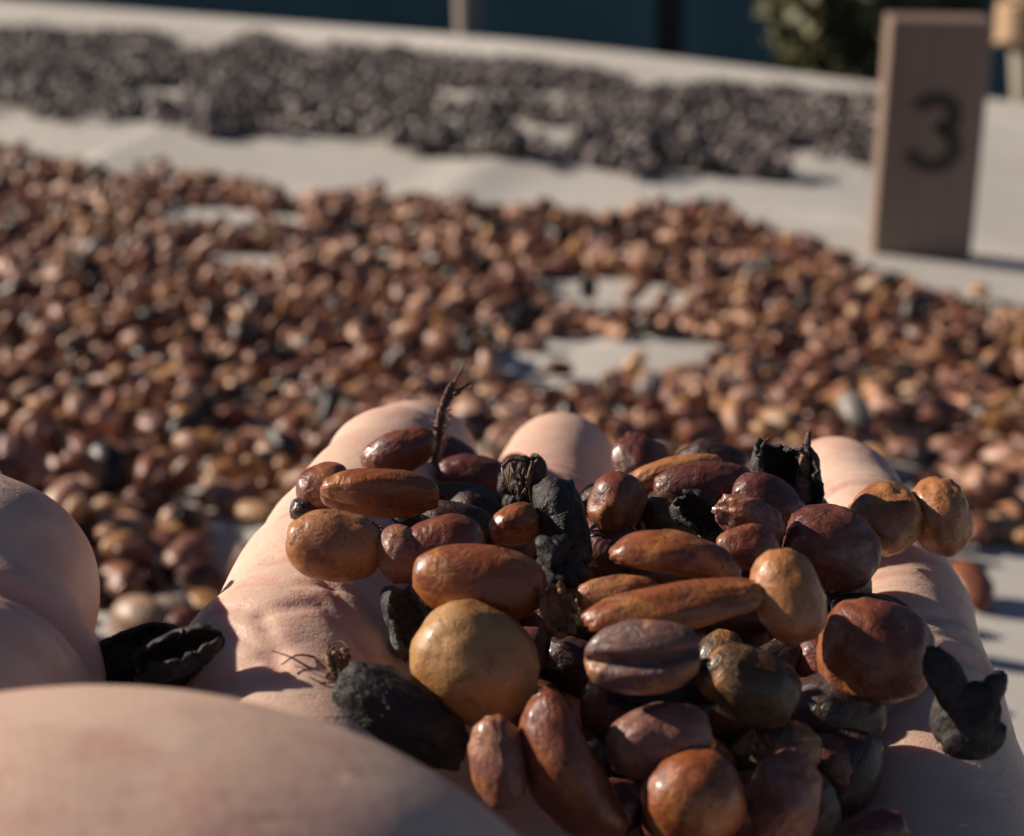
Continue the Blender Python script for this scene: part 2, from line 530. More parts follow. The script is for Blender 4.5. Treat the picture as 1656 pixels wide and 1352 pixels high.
# teal tarpaulin screen beyond the bed
tp = np.linspace(-5, 5, 260); tz = np.linspace(0, 2.3, 40)
TX, TZ = np.meshgrid(tp, tz, indexing='ij')
TY = 0.05 * np.sin(TX * 5.3 + 1.2 * np.sin(TX * 1.7)) * (0.4 + 0.6 * (TZ / 2.3)) + 0.02 * np.sin(TX * 17 + TZ * 2)
tV = np.stack([TX.ravel(), TY.ravel(), TZ.ravel()], 1)
ti = np.arange(TX.size).reshape(TX.shape)
tF = np.stack([ti[:-1, :-1].ravel(), ti[1:, :-1].ravel(), ti[1:, 1:].ravel(), ti[:-1, 1:].ravel()], 1)
to = link("tarpaulin", mesh_from("tarpaulin", tV, tF), M['tarp'])
md = to.modifiers.new("thick", 'SOLIDIFY'); md.thickness = .004
to.location = (0.4, 4.1, -.8); to.rotation_euler = (0, 0, math.radians(9))
tag(to, "dark teal tarpaulin screen hanging in shade beyond the drying bed", "tarpaulin")

def round_pole(name, loc, r, h, mat, label, lean=(0, 0)):
    z = np.linspace(0, h, 14)
    path = np.stack([lean[0] * z + .004 * np.sin(z * 4), lean[1] * z, z], 1)
    V, F = tube(path, r * (1 + .08 * np.sin(z * 9)), 12)
    o = link(name, mesh_from(name, V, F), mat)
    o.location = loc
    return tag(o, label, "pole", "poles standing beyond the drying bed")
p = at_height(757, 62, -CAM_H * 1000) / 1000
round_pole("pole", (p[0] * 1.04, p[1] * 1.04 + .03, -.8), .0135, 2.2, M['pole'], "pale grey wooden pole standing just past the pale edge of the bed")
p = at_depth(1082, 60, 2.9)
round_pole("pole", (p[0], p[1], -.8), .022, 2.2, M['pole_dark'], "dark brown pole in front of the teal tarpaulin right of the pale pole")

# olive shrub beyond the bed, left of the marker block
sh = empty("shrub", (0, 0, 0))
c = at_depth(1375, 10, 2300) / 1000
sh.location = (c[0], c[1], -.8)
tag(sh, "olive green shrub in shade beyond the bed left of the wooden marker", "shrub")
parts = []
for k in range(9):
    a = k * 2.4; hgt = rng.uniform(.6, .95)
    z = np.linspace(0, hgt, 8)
    parts.append(tube(np.stack([np.cos(a) * .09 * (z / hgt) ** 1.4, np.sin(a) * .09 * (z / hgt) ** 1.4, z], 1), .008 * (1.1 - z / hgt), 6))
V, F = join(parts)
link("stem", mesh_from("stem", V, F), M['bark'], sh)
lv = []; lf = []
for k in range(12000):
    while True:
        q = rng.uniform(-1, 1, 3)
        if q @ q < 1: break
    cpos = np.array([.03 + q[0] * .125, q[1] * .13, .84 + q[2] * .20])
    if vnoise(cpos[None] * 14, 3)[0] < -.8: continue
    d1 = rng.normal(size=3); d1 /= np.linalg.norm(d1); d2 = np.cross(d1, rng.normal(size=3)); d2 /= np.linalg.norm(d2)
    L = rng.uniform(.020, .036); W = L * .42; nrm = np.cross(d1, d2)
    o_ = len(lv)
    lv += [cpos, cpos + d1 * L * .5 + d2 * W + nrm * .002, cpos + d1 * L, cpos + d1 * L * .5 - d2 * W + nrm * .002]
    lf += [(o_, o_ + 1, o_ + 2), (o_, o_ + 2, o_ + 3)]
fo = link("foliage", mesh_from("foliage", np.array(lv), lf, False), M['leaf'], sh)
fo['kind'] = 'stuff'

# leaning tan stake with a rope lump and white rag, far right
st = empty("wooden_stake", (0, 0, 0))
c = at_depth(1652, 128, 1510) / 1000
st.location = (c[0], c[1], -.8)
tag(st, "tan wooden stake with rope lump and white rag at the bed's far right corner", "stake")
z = np.linspace(0, .85, 8)
V, F = tube(np.stack([(z - .81) * -.12, z * 0, z], 1), .010, 10)
link("shaft", mesh_from("shaft", V, F), M['pole'], st)
prt = []
for k in range(5):
    t = np.linspace(0, 2 * math.pi, 22)
    prt.append(tube(np.stack([.013 * np.cos(t) - .006, .016 * np.sin(t), .832 + .0062 * k + .002 * np.sin(t * 2 + k)], 1), .0052, 8, .05, k, False))
V, F = join(prt)
link("rope_lump", mesh_from("rope_lump", V, F), M['knot'], st)
sv_, sf_ = sphere_grid(22, 14)
sv_ = sv_ * np.array([.026, .021, .022]) * (1 + .22 * fnoise(sv_ * 2.2, 5)[:, None]) + np.array([.004, 0, .885])
link("rag", mesh_from("rag", sv_, sf_), M['white'], st)

# wooden marker block with the number 3
b0 = at_height(1492, 418, -CAM_H * 1000) / 1000
for _ in range(4): b0 = at_height(1492, 418, (float(cloth_z(b0[0], b0[1])) - CAM_H) * 1000) / 1000
dist_b = float(b0 @ FV)
mm = dist_b / FPX                       # metres per pixel at the block
bw, bh, bt = 159 * mm, 382 * mm, 0.022
mk = empty("number_marker", (b0[0], b0[1] + .002, cloth_z(b0[0], b0[1]) - .0005), math.radians(-4))
mk.rotation_euler = (math.radians(5), math.radians(.8), math.radians(-4))
tag(mk, "brown wooden block marked with a dark number 3 standing upright on netting", "number block")
import bmesh
bm = bmesh.new()
bmesh.ops.create_cube(bm, size=1)
for v in bm.verts: v.co = Vector((v.co.x * bw, v.co.y * bt + bt / 2, v.co.z * bh + bh / 2))
bmesh.ops.bevel(bm, geom=bm.edges[:], offset=.0016, segments=3, profile=.5, affect='EDGES')
me = bpy.data.meshes.new("block"); bm.to_mesh(me); bm.free()
link("block", me, M['wood'], mk)
def arc(cx, cz, rx, rz, a0, a1, n=26):
    t = np.radians(np.linspace(a0, a1, n)); return np.stack([cx + rx * np.cos(t), cz + rz * np.sin(t)], 1)
S = mm
path = np.concatenate([arc(0, 25, 29, 25, 160, -72, 24), arc(0, -27, 34, 30, 68, -165, 28)]) * S
cz0 = (418 - 208) * S
wst = 11.5 * S
T = np.gradient(path, axis=0); T /= np.linalg.norm(T, axis=1)[:, None]; nn = np.stack([-T[:, 1], T[:, 0]], 1)
L_ = path + nn * wst; R_ = path - nn * wst
V = []
for yy in (-.0007, .0004):
    V += [(p_[0] + 2 * S, yy, p_[1] + cz0) for p_ in L_]; V += [(p_[0] + 2 * S, yy, p_[1] + cz0) for p_ in R_]
k = len(path); F = []
for i in range(k - 1):
    F += [(i, k + i, k + i + 1, i + 1), (i, i + 1, 2 * k + i + 1, 2 * k + i), (k + i + 1, k + i, 3 * k + i, 3 * k + i + 1)]
F += [(0, 2 * k, 3 * k, k), (k - 1, 2 * k - 1, 4 * k - 1, 3 * k - 1)]
link("numeral", mesh_from("numeral", np.array(V), F, False), M['ink'], mk)

# ------------------------------------------------------------------ the hand: one continuous surface from a smooth distance field (mm, camera origin)
def cone(P, a, b, ra, rb):
    a = np.array(a, float); b = np.array(b, float)
    ba = b - a; L = ba @ ba
    t = np.clip((P - a) @ ba / L, 0, 1)
    d = np.linalg.norm(P - a - t[:, None] * ba, axis=1)
    return d - (ra + (rb - ra) * t)

def ell(P, c, r, ax=None):
    Q = P - np.array(c, float)
    if ax is not None: Q = Q @ np.array(ax).T
    r = np.array(r, float)
    k0 = np.linalg.norm(Q / r, axis=1); k1 = np.linalg.norm(Q / (r * r), axis=1)
    return k0 * (k0 - 1) / (k1 + 1e-9)

def smin(a, b, k):
    h = np.maximum(k - np.abs(a - b), 0) / k
    return np.minimum(a, b) - h * h * h * k / 6

FINGERS = {
    'index':  [(-19, 148, -68, 10.6), (-17, 179, -66.5, 8.7), (-13.2, 197, -63.5, 7.7), (-10.8, 211, -66.0, 6.8)],
    'middle': [(0, 152, -76, 10.6), (2, 186, -76, 8.9), (4.2, 206, -73, 8.0), (6, 221, -70, 7.1)],
    'ring':   [(18.5, 150, -79, 10.2), (20.5, 180, -80, 8.5), (21.5, 198, -80, 7.6), (22.3, 211, -79, 6.8)],
    'little': [(35, 147, -81, 11.8), (38.3, 173, -71.5, 7.7), (37.7, 189, -67.5, 6.9), (37.0, 202.5, -66.6, 6.2)],
}
THUMB = [(-46, 112, -62, 12.5), (-43, 137, -62, 10.0), (-56, 161, -54, 9.2)]
WRIST = {'index': (-10, 70, -79), 'middle': (1, 66, -82), 'ring': (12, 66, -82), 'little': (24, 70, -83)}

def hand_sdf(P):
    palm = cone(P, FINGERS['index'][0][:3], (-14, 112, -77), 10.8, 11.5)
    palm = smin(palm, cone(P, (-14, 112, -77), WRIST['index'], 11.5, 13), 6)
    for f, m_ in (('middle', (2, 110, -92)), ('ring', (16, 110, -93)), ('little', (31.5, 106, -91))):
        rb = 14.5 if f == 'little' else 11.5
        palm = smin(palm, cone(P, FINGERS[f][0][:3], m_, FINGERS[f][0][3], rb), 6)
        palm = smin(palm, cone(P, m_, WRIST[f], rb, 14), 6)
    palm = smin(palm, cone(P, (-8, 68, -80), (-12, -90, -86), 17, 24), 10)
    palm = smin(palm, cone(P, (20, 68, -80), (18, -90, -86), 17, 24), 10)
    # thenar mound and web
    palm = smin(palm, cone(P, (-40, 112, -69), (-14, 72, -75), 13.5, 18.5), 7)
    palm = smin(palm, ell(P, (-26, 91, -61.5), (31, 25, 17.2)), 5)
    palm = smin(palm, cone(P, (-40, 124, -73), (-22, 136, -74), 6.5, 7), 9)
    d = palm
    th = cone(P, THUMB[0][:3], THUMB[1][:3], THUMB[0][3], THUMB[1][3])
    th = smin(th, cone(P, THUMB[1][:3], THUMB[2][:3], THUMB[1][3] + .2, THUMB[2][3]), 1.2)
    th = smin(th, ell(P, (-46.2, 149, -58.8), (10.6, 12, 10.4)), 3)
    d = smin(d, th, 4.5)
    for nm, ch in FINGERS.items():
        f = None
        for a, b in zip(ch[:-1], ch[1:]):
            c_ = cone(P, a[:3], b[:3], a[3], b[3])
            f = c_ if f is None else smin(f, c_, 2.5)
        # soft pads on the palmar side of each phalanx
        for (a, b, kx) in ((ch[0], ch[1], .55), (ch[1], ch[2], .5), (ch[2], ch[3], .62)):
            a = np.array(a); b = np.array(b); c_ = a[:3] + (b[:3] - a[:3]) * kx; r = a[3] + (b[3] - a[3]) * kx
            L = np.linalg.norm(b[:3] - a[:3])
            f = smin(f, ell(P, c_ + np.array([0, 0, 1.0]), (r * .93, L * .52, r * .95)), 2.5)
        d = smin(d, f, 3.2)
    return d

def polyline_dist_xy(P, pts):
    best = None
    for p, q in zip(pts[:-1], pts[1:]):
        p = np.array(p, float); q = np.array(q, float); v = q - p
        t = np.clip(((P[:, :2] - p) @ v) / (v @ v), 0, 1)
        dd = np.linalg.norm(P[:, :2] - p - t[:, None] * v, axis=1)
        best = dd if best is None else np.minimum(best, dd)
    return best

def xy(px, py, z=-60): return tuple(at_height(px, py, z)[:2])
CREASES = [  # polyline on the palm, width mm, depth mm
    ([xy(300, 1112, -62), xy(380, 1082), xy(480, 1058), xy(590, 1062), xy(680, 1110), xy(760, 1180)], 1.0, 0.22),
    ([xy(350, 1010), xy(430, 1030), xy(520, 1018), xy(620, 1050)], 0.7, 0.35),
    ([xy(390, 985), xy(470, 1000), xy(580, 985), xy(680, 1010)], 0.6, 0.28),
    ([xy(420, 1030), xy(450, 1070), xy(440, 1098)], 0.6, 0.3),
    ([xy(500, 960), xy(560, 1010), xy(640, 1090)], 0.6, 0.25),
    ([xy(370, 1040), xy(420, 1060), xy(470, 1095)], 0.5, 0.3),
    ([xy(430, 935), xy(520, 950), xy(610, 940)], 0.7, 0.3),
    ([xy(1290, 1010, -66), xy(1420, 985, -64), xy(1540, 960, -64)], 0.8, 0.35),
    ([xy(1380, 905, -61), xy(1470, 930, -61), xy(1560, 925, -62)], 0.6, 0.3),
    ([xy(1360, 925, -61), xy(1460, 952, -61), xy(1570, 950, -62)], 0.6, 0.25),
    ([xy(1100, 1330, -70), xy(1350, 1220, -70), xy(1520, 1080, -68), xy(1600, 1030, -66)], 1.0, 0.6),
    ([(-56, 133.5), (-34, 136.5)], 1.5, 1.3), ([(-56, 131), (-34, 133.5)], 0.7, 0.3),
]
def crease_field(P):
    g = np.zeros(len(P))
    for pts, w, dep in CREASES:
        g += dep * np.exp(-(polyline_dist_xy(P, pts) / w) ** 2)
    for nm, ch in FINGERS.items():
        for ji, offs in ((1, ((-1.6, .26), (0.0, .2), (1.9, .24))), (2, ((-1.0, .42), (.9, .34), (2.6, .2))), (0, ())):
            a = np.array(ch[ji - 1][:3]) if ji else None
            j = np.array(ch[ji][:3]); r = ch[ji][3]
            if ji == 0: continue
            ax = np.array(ch[ji + 1][:3], float) - a; ax /= np.linalg.norm(ax)
            s = (P - j) @ ax
            near = np.linalg.norm(P - j, axis=1) < r * 1.7
            lat = (P[:, 0] - j[0]) / r
            for o_, dep in offs:
                s2 = s - o_ - .7 * lat * lat * (1 if o_ > 0 else -.5) - .25 * np.sin(lat * 5 + o_ * 3)
                g += near * dep * np.exp(-(s2 / .55) ** 2)
        # webs at the base of each finger
        j = np.array(ch[0][:3]) + (np.array(ch[1][:3]) - np.array(ch[0][:3])) * .38
        s = P[:, 1] - j[1]
        g += .22 * np.exp(-(s / .7) ** 2) * (np.linalg.norm(P - j, axis=1) < 12.5)
    return g

def build_hand():
    lo = np.array([-76.0, -88.0, -114.0]); hi = np.array([56.0, 236.0, -40.0])
    vox = 0.6; K = 4; cs = vox * K
    nc = np.ceil((hi - lo) / cs).astype(int)
    ax = [lo[i] + cs * (np.arange(nc[i]) + .5) for i in range(3)]
    G = np.stack(np.meshgrid(*ax, indexing='ij'), -1).reshape(-1, 3)
    Dc = hand_sdf(G).reshape(nc)
    near = np.abs(Dc) < cs * 1.35
    D = np.repeat(np.repeat(np.repeat(np.where(Dc > 0, 5.0, -5.0), K, 0), K, 1), K, 2).astype(np.float32)
    Mx = np.repeat(np.repeat(np.repeat(near, K, 0), K, 1), K, 2)
    idx = np.argwhere(Mx)
    pts = lo + vox * (idx + .5)
    for s in range(0, len(pts), 400000):
        pp = pts[s:s + 400000]
        d = hand_sdf(pp)
        d = d + .14 * fnoise(pp / 12.0, 40, 2) + .04 * vnoise(pp / 3.2, 44)
        ii_ = idx[s:s + 400000]
        D[ii_[:, 0], ii_[:, 1], ii_[:, 2]] = d
    # naive surface nets
    S_ = D < 0
    n0, n1, n2 = D.shape
    c8 = [(a, b, c_) for a in (0, 1) for b in (0, 1) for c_ in (0, 1)]
    cnt = sum(S_[a:n0 - 1 + a, b:n1 - 1 + b, c_:n2 - 1 + c_].astype(np.int8) for a, b, c_ in c8)
    act = (cnt > 0) & (cnt < 8)
    cell = np.argwhere(act)
    cid = -np.ones(act.shape, np.int32); cid[act] = np.arange(len(cell))
    acc = np.zeros((len(cell), 3)); wt = np.zeros(len(cell))
    vals = {o_: D[cell[:, 0] + o_[0], cell[:, 1] + o_[1], cell[:, 2] + o_[2]] for o_ in c8}
    for o_ in c8:
        for ax_ in range(3):
            if o_[ax_] == 0:
                o2 = list(o_); o2[ax_] = 1; o2 = tuple(o2)
                v0, v1 = vals[o_], vals[o2]
                cr = (v0 < 0) != (v1 < 0)
                t = np.where(cr, v0 / np.where(np.abs(v0 - v1) < 1e-9, 1, v0 - v1), 0)
                p_ = np.array(o_, float)[None] + t[:, None] * np.eye(3)[ax_]
                acc += np.where(cr[:, None], p_, 0); wt += cr
    Vv = lo + vox * (cell + .5 + acc / wt[:, None])
    quads = []
    for ax_ in range(3):
        b_, c_ = [(1, 2), (2, 0), (0, 1)][ax_]
        sl0 = [slice(None)] * 3; sl1 = [slice(None)] * 3
        sl0[ax_] = slice(0, -1); sl1[ax_] = slice(1, None)
        ch = S_[tuple(sl0)] != S_[tuple(sl1)]
        e = np.argwhere(ch)
        ok = (e[:, b_] > 0) & (e[:, c_] > 0) & (e[:, b_] < D.shape[b_] - 1) & (e[:, c_] < D.shape[c_] - 1)
        e = e[ok]
        neg = S_[e[:, 0], e[:, 1], e[:, 2]]
        def cc(db, dc):
            q = e.copy(); q[:, b_] -= db; q[:, c_] -= dc
            return cid[q[:, 0], q[:, 1], q[:, 2]]
        Q = np.stack([cc(1, 1), cc(0, 1), cc(0, 0), cc(1, 0)], 1)
        Q[~neg] = Q[~neg][:, ::-1]
        quads.append(Q)
    Fq = np.concatenate(quads)
    Fq = Fq[(Fq >= 0).all(1)]
    # creases: push the palmar side in along its normal
    eps = .25
    def grad(P):
        return np.stack([hand_sdf(P + np.eye(3)[k] * eps) - hand_sdf(P - np.eye(3)[k] * eps) for k in range(3)], 1)
    gr = np.zeros_like(Vv)
    sel = Vv[:, 1] > 60
    gr[sel] = grad(Vv[sel]); gr[~sel] = (0, 0, 1)
    gr /= np.linalg.norm(gr, axis=1)[:, None] + 1e-9
    palmar = np.clip(gr[:, 2] * 1.6 + .25, 0, 1)
    cf = crease_field(Vv) * palmar * sel
    Vv = Vv - gr * cf[:, None]
    red = np.clip(cf * 1.1, 0, 1)
    for ch in list(FINGERS.values()) + [THUMB]:
        t_ = np.array(ch[-1][:3])
        red = np.maximum(red, .55 * np.exp(-(np.linalg.norm(Vv - t_ - np.array([0, 4, 0]), axis=1) / 9.0) ** 2))
    return Vv, Fq, red

hv, hf, hred = build_hand()
hme = mesh_from("hand", (hv - np.array([0, 100, -75])) / 1000.0, hf)
at = hme.attributes.new("redness", 'FLOAT', 'POINT')
if len(hme.vertices) == len(hred): at.data.foreach_set("value", hred.astype(np.float32))
hand = link("hand", hme, M['skin'])
hand.location = (0, .100, CAM_H - .075)
tag(hand, "bare open left hand, palm up, cupping a heap of coffee beans", "hand")

# ------------------------------------------------------------------ beans
def shape_bean(V, a, b, c, seed, crease=.35, flat=.35, bend=0.0, taper=0.0, lump=.07, wr=.02, square=0.0, cw=.16, blunt=.74):
    """V unit sphere (poles on X) -> bean, flat creased face towards +Z."""
    P = V.copy()
    rad = np.sqrt(np.maximum(1 - P[:, 0] ** 2, 1e-9))
    P[:, 1:] *= (rad ** (blunt - 1.0))[:, None]
    if square:
        m_ = np.max(np.abs(P), axis=1)[:, None]
        P = P * ((1 - square) + square * .86 / m_)
    x, y, z = P[:, 0].copy(), P[:, 1].copy(), P[:, 2].copy()
    z = np.where(z > 0, z * (1 - flat), z)
    tp = 1 + taper * x
    y = y * tp; z = z * tp
    zz = np.clip(V[:, 2], 0, 1)
    wob = y + .05 * np.sin(x * 3.1 + seed)
    gro = crease * np.exp(-(wob / cw) ** 2) * np.clip(zz * 2.2, 0, 1) * np.clip(1.35 - np.abs(x) * .75, 0, 1)
    z = z - gro
    Q = np.stack([x, y, z], 1)
    nz = fnoise(V * 1.7 + seed * 3.1, seed, 2)
    n2 = fnoise(V * np.array([3.0, 6.5, 6.5]) + seed * 1.7, seed + 9, 3)
    Q = Q * (1 + lump * nz + wr * n2)[:, None]
    Q = Q * np.array([a, b, c])
    Q[:, 2] += bend * b * ((Q[:, 0] / a) ** 2 - .33)
    return Q

HV, HF = sphere_grid(44, 34)

def cam_basis(phi, roll=0.0, tilt=0.0):
    """columns: local x, y, z in world. phi: angle of the long axis in the view; roll about it; tilt out of the view plane."""
    ph = math.radians(phi)
    X = math.cos(ph) * RV + math.sin(ph) * UV
    Y = -math.sin(ph) * RV + math.cos(ph) * UV
    Z = -FV
    B = np.stack([X, Y, Z], 1)
    t = math.radians(tilt); r = math.radians(roll)
    Rt = np.array([[math.cos(t), 0, math.sin(t)], [0, 1, 0], [-math.sin(t), 0, math.cos(t)]])
    Rr = np.array([[1, 0, 0], [0, math.cos(r), -math.sin(r)], [0, math.sin(r), math.cos(r)]])
    return B @ Rt @ Rr

def place(o, P_mm, B):
    mtx = Matrix([[*B[0], P_mm[0] / 1000], [*B[1], P_mm[1] / 1000], [*B[2], P_mm[2] / 1000 + CAM_H], [0, 0, 0, 1]])
    o.matrix_world = mtx

HG = "coffee beans heaped in the palm"
seed_ctr = [100]
def hero(label, px, py, z, w, h, phi, mat, roll=150, tilt=0, name="coffee_bean", thick=.92, group=HG, cat="bean", **kw):
    seed_ctr[0] += 1
    P = at_height(px, py, z)
    d = float(P @ FV)
    a = w * .515 * d / FPX; b = h * .54 * d / FPX; c = b * thick
    Q = shape_bean(HV, a, b, c, seed_ctr[0], **kw) / 1000.0
    o = link(name, mesh_from(name, Q, HF), M[mat])
    place(o, P, cam_basis(phi, roll, tilt))
    tag(o, label, cat, group)
    return o

def shell(label, px, py, z, w, h, phi, mat, roll=0, tilt=0, t0=0.15, t1=0.85, sweep=250, start=0, thick=.35, depth=1.0, ragged=.12, name="husk", fine=.035, lump=.22, group="dried husks in the hand", seed=None, parent=None):
    """open, crumpled piece of dried skin: part of an ellipsoid surface with a torn rim and real thickness."""
    seed_ctr[0] += 1; sd = seed_ctr[0] if seed is None else seed
    P = at_height(px, py, z); d = float(P @ FV)
    a = w * .5 * d / FPX; b = h * .5 * d / FPX
    nu, nv = 40, 26
    V = []; F = []
    for j in range(nv + 1):
        for i in range(nu + 1):
            tt = t0 + (t1 - t0) * j / nv; uu = i / nu
            e = (vnoise(np.array([[j * .21, i * .21, 3.3]]), sd)[0] + .45 * vnoise(np.array([[j * .53, i * .53, 8.3]]), sd)[0]) * ragged
            ed = 1.0 if i in (0, nu) else 0.0
            th = math.pi * (tt + e * .12 * (1.0 if j in (0, nv) else .15))
            p = math.radians(start + sweep * uu) + ed * e * 1.2
            V.append((math.cos(th), math.sin(th) * math.cos(p), math.sin(th) * math.sin(p)))
    V = np.array(V)
    n1 = fnoise(V * 1.6 + sd, sd, 2); n2 = fnoise(V * np.array([3.5, 5, 5]) + sd, sd + 5, 3)
    V = V * (1 + lump * n1 + fine * n2)[:, None] * np.array([a, b, b * depth]) / 1000
    for j in range(nv):
        for i in range(nu):
            k = j * (nu + 1) + i
            F.append((k, k + 1, k + nu + 2, k + nu + 1))
    o = link(name, mesh_from(name, V, F), M[mat])
    md = o.modifiers.new("thick", 'SOLIDIFY'); md.thickness = thick / 1000; md.offset = -1
    place(o, P, cam_basis(phi, roll, tilt))
    if parent is None: tag(o, label, "husk", group)
    return o

# -- on and behind the index finger
hero("reddish brown bean lying on the index finger beside the upright twig", 645, 732, -54.5, 122, 66, 22, 'red', roll=185, wr=.03)
hero("large reddish brown bean with yellow right end, lying on index finger", 612, 802, -52.5, 184, 88, -3, 'orange', roll=60, tilt=4, wr=.035, crease=.28)
hero("brown bean half hidden behind the large bean on the index finger", 527, 792, -55.0, 92, 84, 20, 'red', roll=120)
hero("small dark bean end at the left rim of the heap on index finger", 492, 826, -56.5, 40, 46, 60, 'dark', roll=160, wr=.06)
hero("smooth tan bean with dark right end at the left rim of the heap", 541, 884, -54.0, 150, 106, -8, 'tan', roll=175, wr=.02, lump=.05)
hero("dark red bean behind the frayed husk and in front of index finger", 768, 770, -60.0, 116, 62, -8, 'maroon', roll=160)
hero("narrow olive tan bean lying under the dark red bean", 757, 808, -59.0, 122, 52, -12, 'olive', roll=200)
hero("blackish grey bean in the shade behind the reddish twin beans", 745, 848, -58.5, 134, 66, -14, 'dark', roll=200)
hero("small orange bean with open slit facing left beside the black bean", 835, 853, -55.0, 82, 76, 20, 'orange', roll=55, lump=.05, crease=.3, cw=.2)
hero("long black shrivelled bean leaning beside the small orange bean", 908, 846, -55.5, 84, 150, 12, 'black', roll=190, wr=.05, lump=.1, square=.3)
hero("small purple brown bean with tan tip behind reddish bean", 648, 897, -54.5, 74, 92, 30, 'mauve', roll=160)
hero("smooth reddish brown bean just behind the big orange brown bean", 718, 884, -54.0, 130, 94, 10, 'red', roll=185)
hero("big smooth orange brown bean above the yellow bean", 778, 942, -54.5, 212, 118, -5, 'orange', roll=190, lump=.045, wr=.012)
hero("big round yellow bean, the palest of the heap, half in shade", 768, 1076, -59.5, 204, 172, -35, 'yellow', roll=185, lump=.06, wr=.018, flat=.12)
# -- the middle and back of the heap
hero("brown bean with groove on its side between black bean and curved bean", 1002, 818, -55.5, 104, 108, 55, 'red', roll=65, crease=.3)
hero("reddish bean under the grooved brown bean right of the long black bean", 985, 890, -60.0, 100, 120, 70, 'maroon', roll=170)
hero("small tan bean at the very back edge of the heap", 1048, 742, -60.5, 72, 48, 10, 'tan', roll=170)
hero("pinkish tan slender bean at the back edge of the heap", 1088, 765, -57.5, 152, 52, 14, 'tan', roll=70, wr=.04)
hero("maroon bean with rounded back lying behind the curled black husk", 1140, 786, -55.0, 158, 74, 4, 'maroon', roll=175, lump=.05)
hero("small red bean above the curled black husk", 1145, 812, -57.0, 70, 44, 0, 'maroon', roll=160)
hero("dark olive bean in the shade above the curved tan bean", 1082, 838, -57.5, 92, 72, -20, 'olive', roll=165)
hero("maroon bean in front of the upright black husk", 1242, 815, -55.0, 120, 84, -35, 'maroon', roll=175)
hero("wrinkled purple brown bean with yellow wrinkles beside the curled husk", 1212, 842, -54.0, 112, 72, -25, 'mauve', roll=40, wr=.09, lump=.12)
hero("curved tan brown bean like a small banana in mid heap", 1096, 905, -53.0, 204, 84, -10, 'orange', roll=105, bend=.35, wr=.035, crease=.2)
hero("small reddish bean at the right end of the curved tan bean", 1208, 886, -54.5, 96, 72, 5, 'red', roll=170)
hero("dark red round bean at the right rim between heap and little finger", 1343, 886, -57.0, 146, 124, -20, 'maroon', roll=180, flat=.1, wr=.03)
hero("tan bean with torn skin, left one of the pair on little finger", 1434, 840, -59, 114, 112, 30, 'tan', roll=130, flat=.1, wr=.045, lump=.1)
hero("tan bean with pale spot, right one of the pair on little finger", 1521, 836, -59, 92, 120, 15, 'tan', roll=150, flat=.1, wr=.045)
hero("orange tan bean lying just behind the long split bean", 1000, 962, -55.0, 136, 60, 5, 'tan', roll=175, lump=.05)
hero("long orange tan bean lying across the middle of the heap", 1092, 985, -54.0, 284, 84, 9, 'orange', roll=120, bend=-.1, lump=.05, wr=.03, crease=.15)
hero("upright orange tan bean with bright left side at right of the long bean", 1275, 966, -53.5, 152, 108, 108, 'tan', roll=185, tilt=15, lump=.06, wr=.025)
hero("large dark round bean lit orange on top, rightmost of the lower heap", 1415, 1052, -60.5, 176, 160, -10, 'red', roll=180, flat=.05, wr=.02)
hero("purple brown bean showing its open grooved face in the middle of heap", 1040, 1062, -55.8, 184, 112, 7, 'purple', roll=4, tilt=-14, crease=.42, flat=.35, lump=.05, wr=.015, cw=.15)
hero("dark olive bean with tan spot right of the grooved purple bean", 1212, 1108, -61.0, 156, 120, -25, 'olive', roll=180, flat=.1)
# -- the lower heap
hero("purple and orange bean at the lower left rim of the heap", 806, 1230, -63.5, 146, 86, 100, 'mauve', roll=170, tilt=10, wr=.03)
hero("long curved red brown bean at the lower middle of the heap", 925, 1242, -64.5, 258, 138, 118, 'red', roll=115, bend=.30, lump=.05, wr=.02, crease=.28)
hero("mauve bean with broken right end in the lower heap", 1066, 1198, -62.5, 172, 108, 12, 'mauve', roll=165, lump=.07, wr=.03)
hero("shiny orange brown round bean near the bottom edge of the heap", 1122, 1292, -65.5, 158, 150, 20, 'orange', roll=185, flat=.05, lump=.04, wr=.012)
hero("brown wrinkled bean with torn skin at the lower right of the heap", 1271, 1292, -66.5, 146, 112, 80, 'mauve', roll=140, wr=.06, lump=.1)
hero("dark olive bean with tan spot above the torn brown bean", 1270, 1208, -66.0, 112, 84, -10, 'olive', roll=160)
hero("maroon bean cut by the bottom edge of the view", 1418, 1345, -69.0, 100, 60, 15, 'maroon', roll=170)
hero("added blackish shade filler bean below the large dark round bean", 1350, 1152, -66, 156, 130, 20, 'dark', roll=160)  # dark body added where the heap holds only black shade
hero("added dark shade filler bean between the olive bean and the large round rightmost bean", 1325, 1062, -66, 120, 120, 80, 'dark', roll=170)  # added, coloured dark so the hollow beside the round bean stays black
hero("added dark shade filler bean at the lower right foot of the heap", 1362, 1245, -69.5, 140, 116, 60, 'dark', roll=160)  # added dark bean; raises the heap's foot to shade the palm
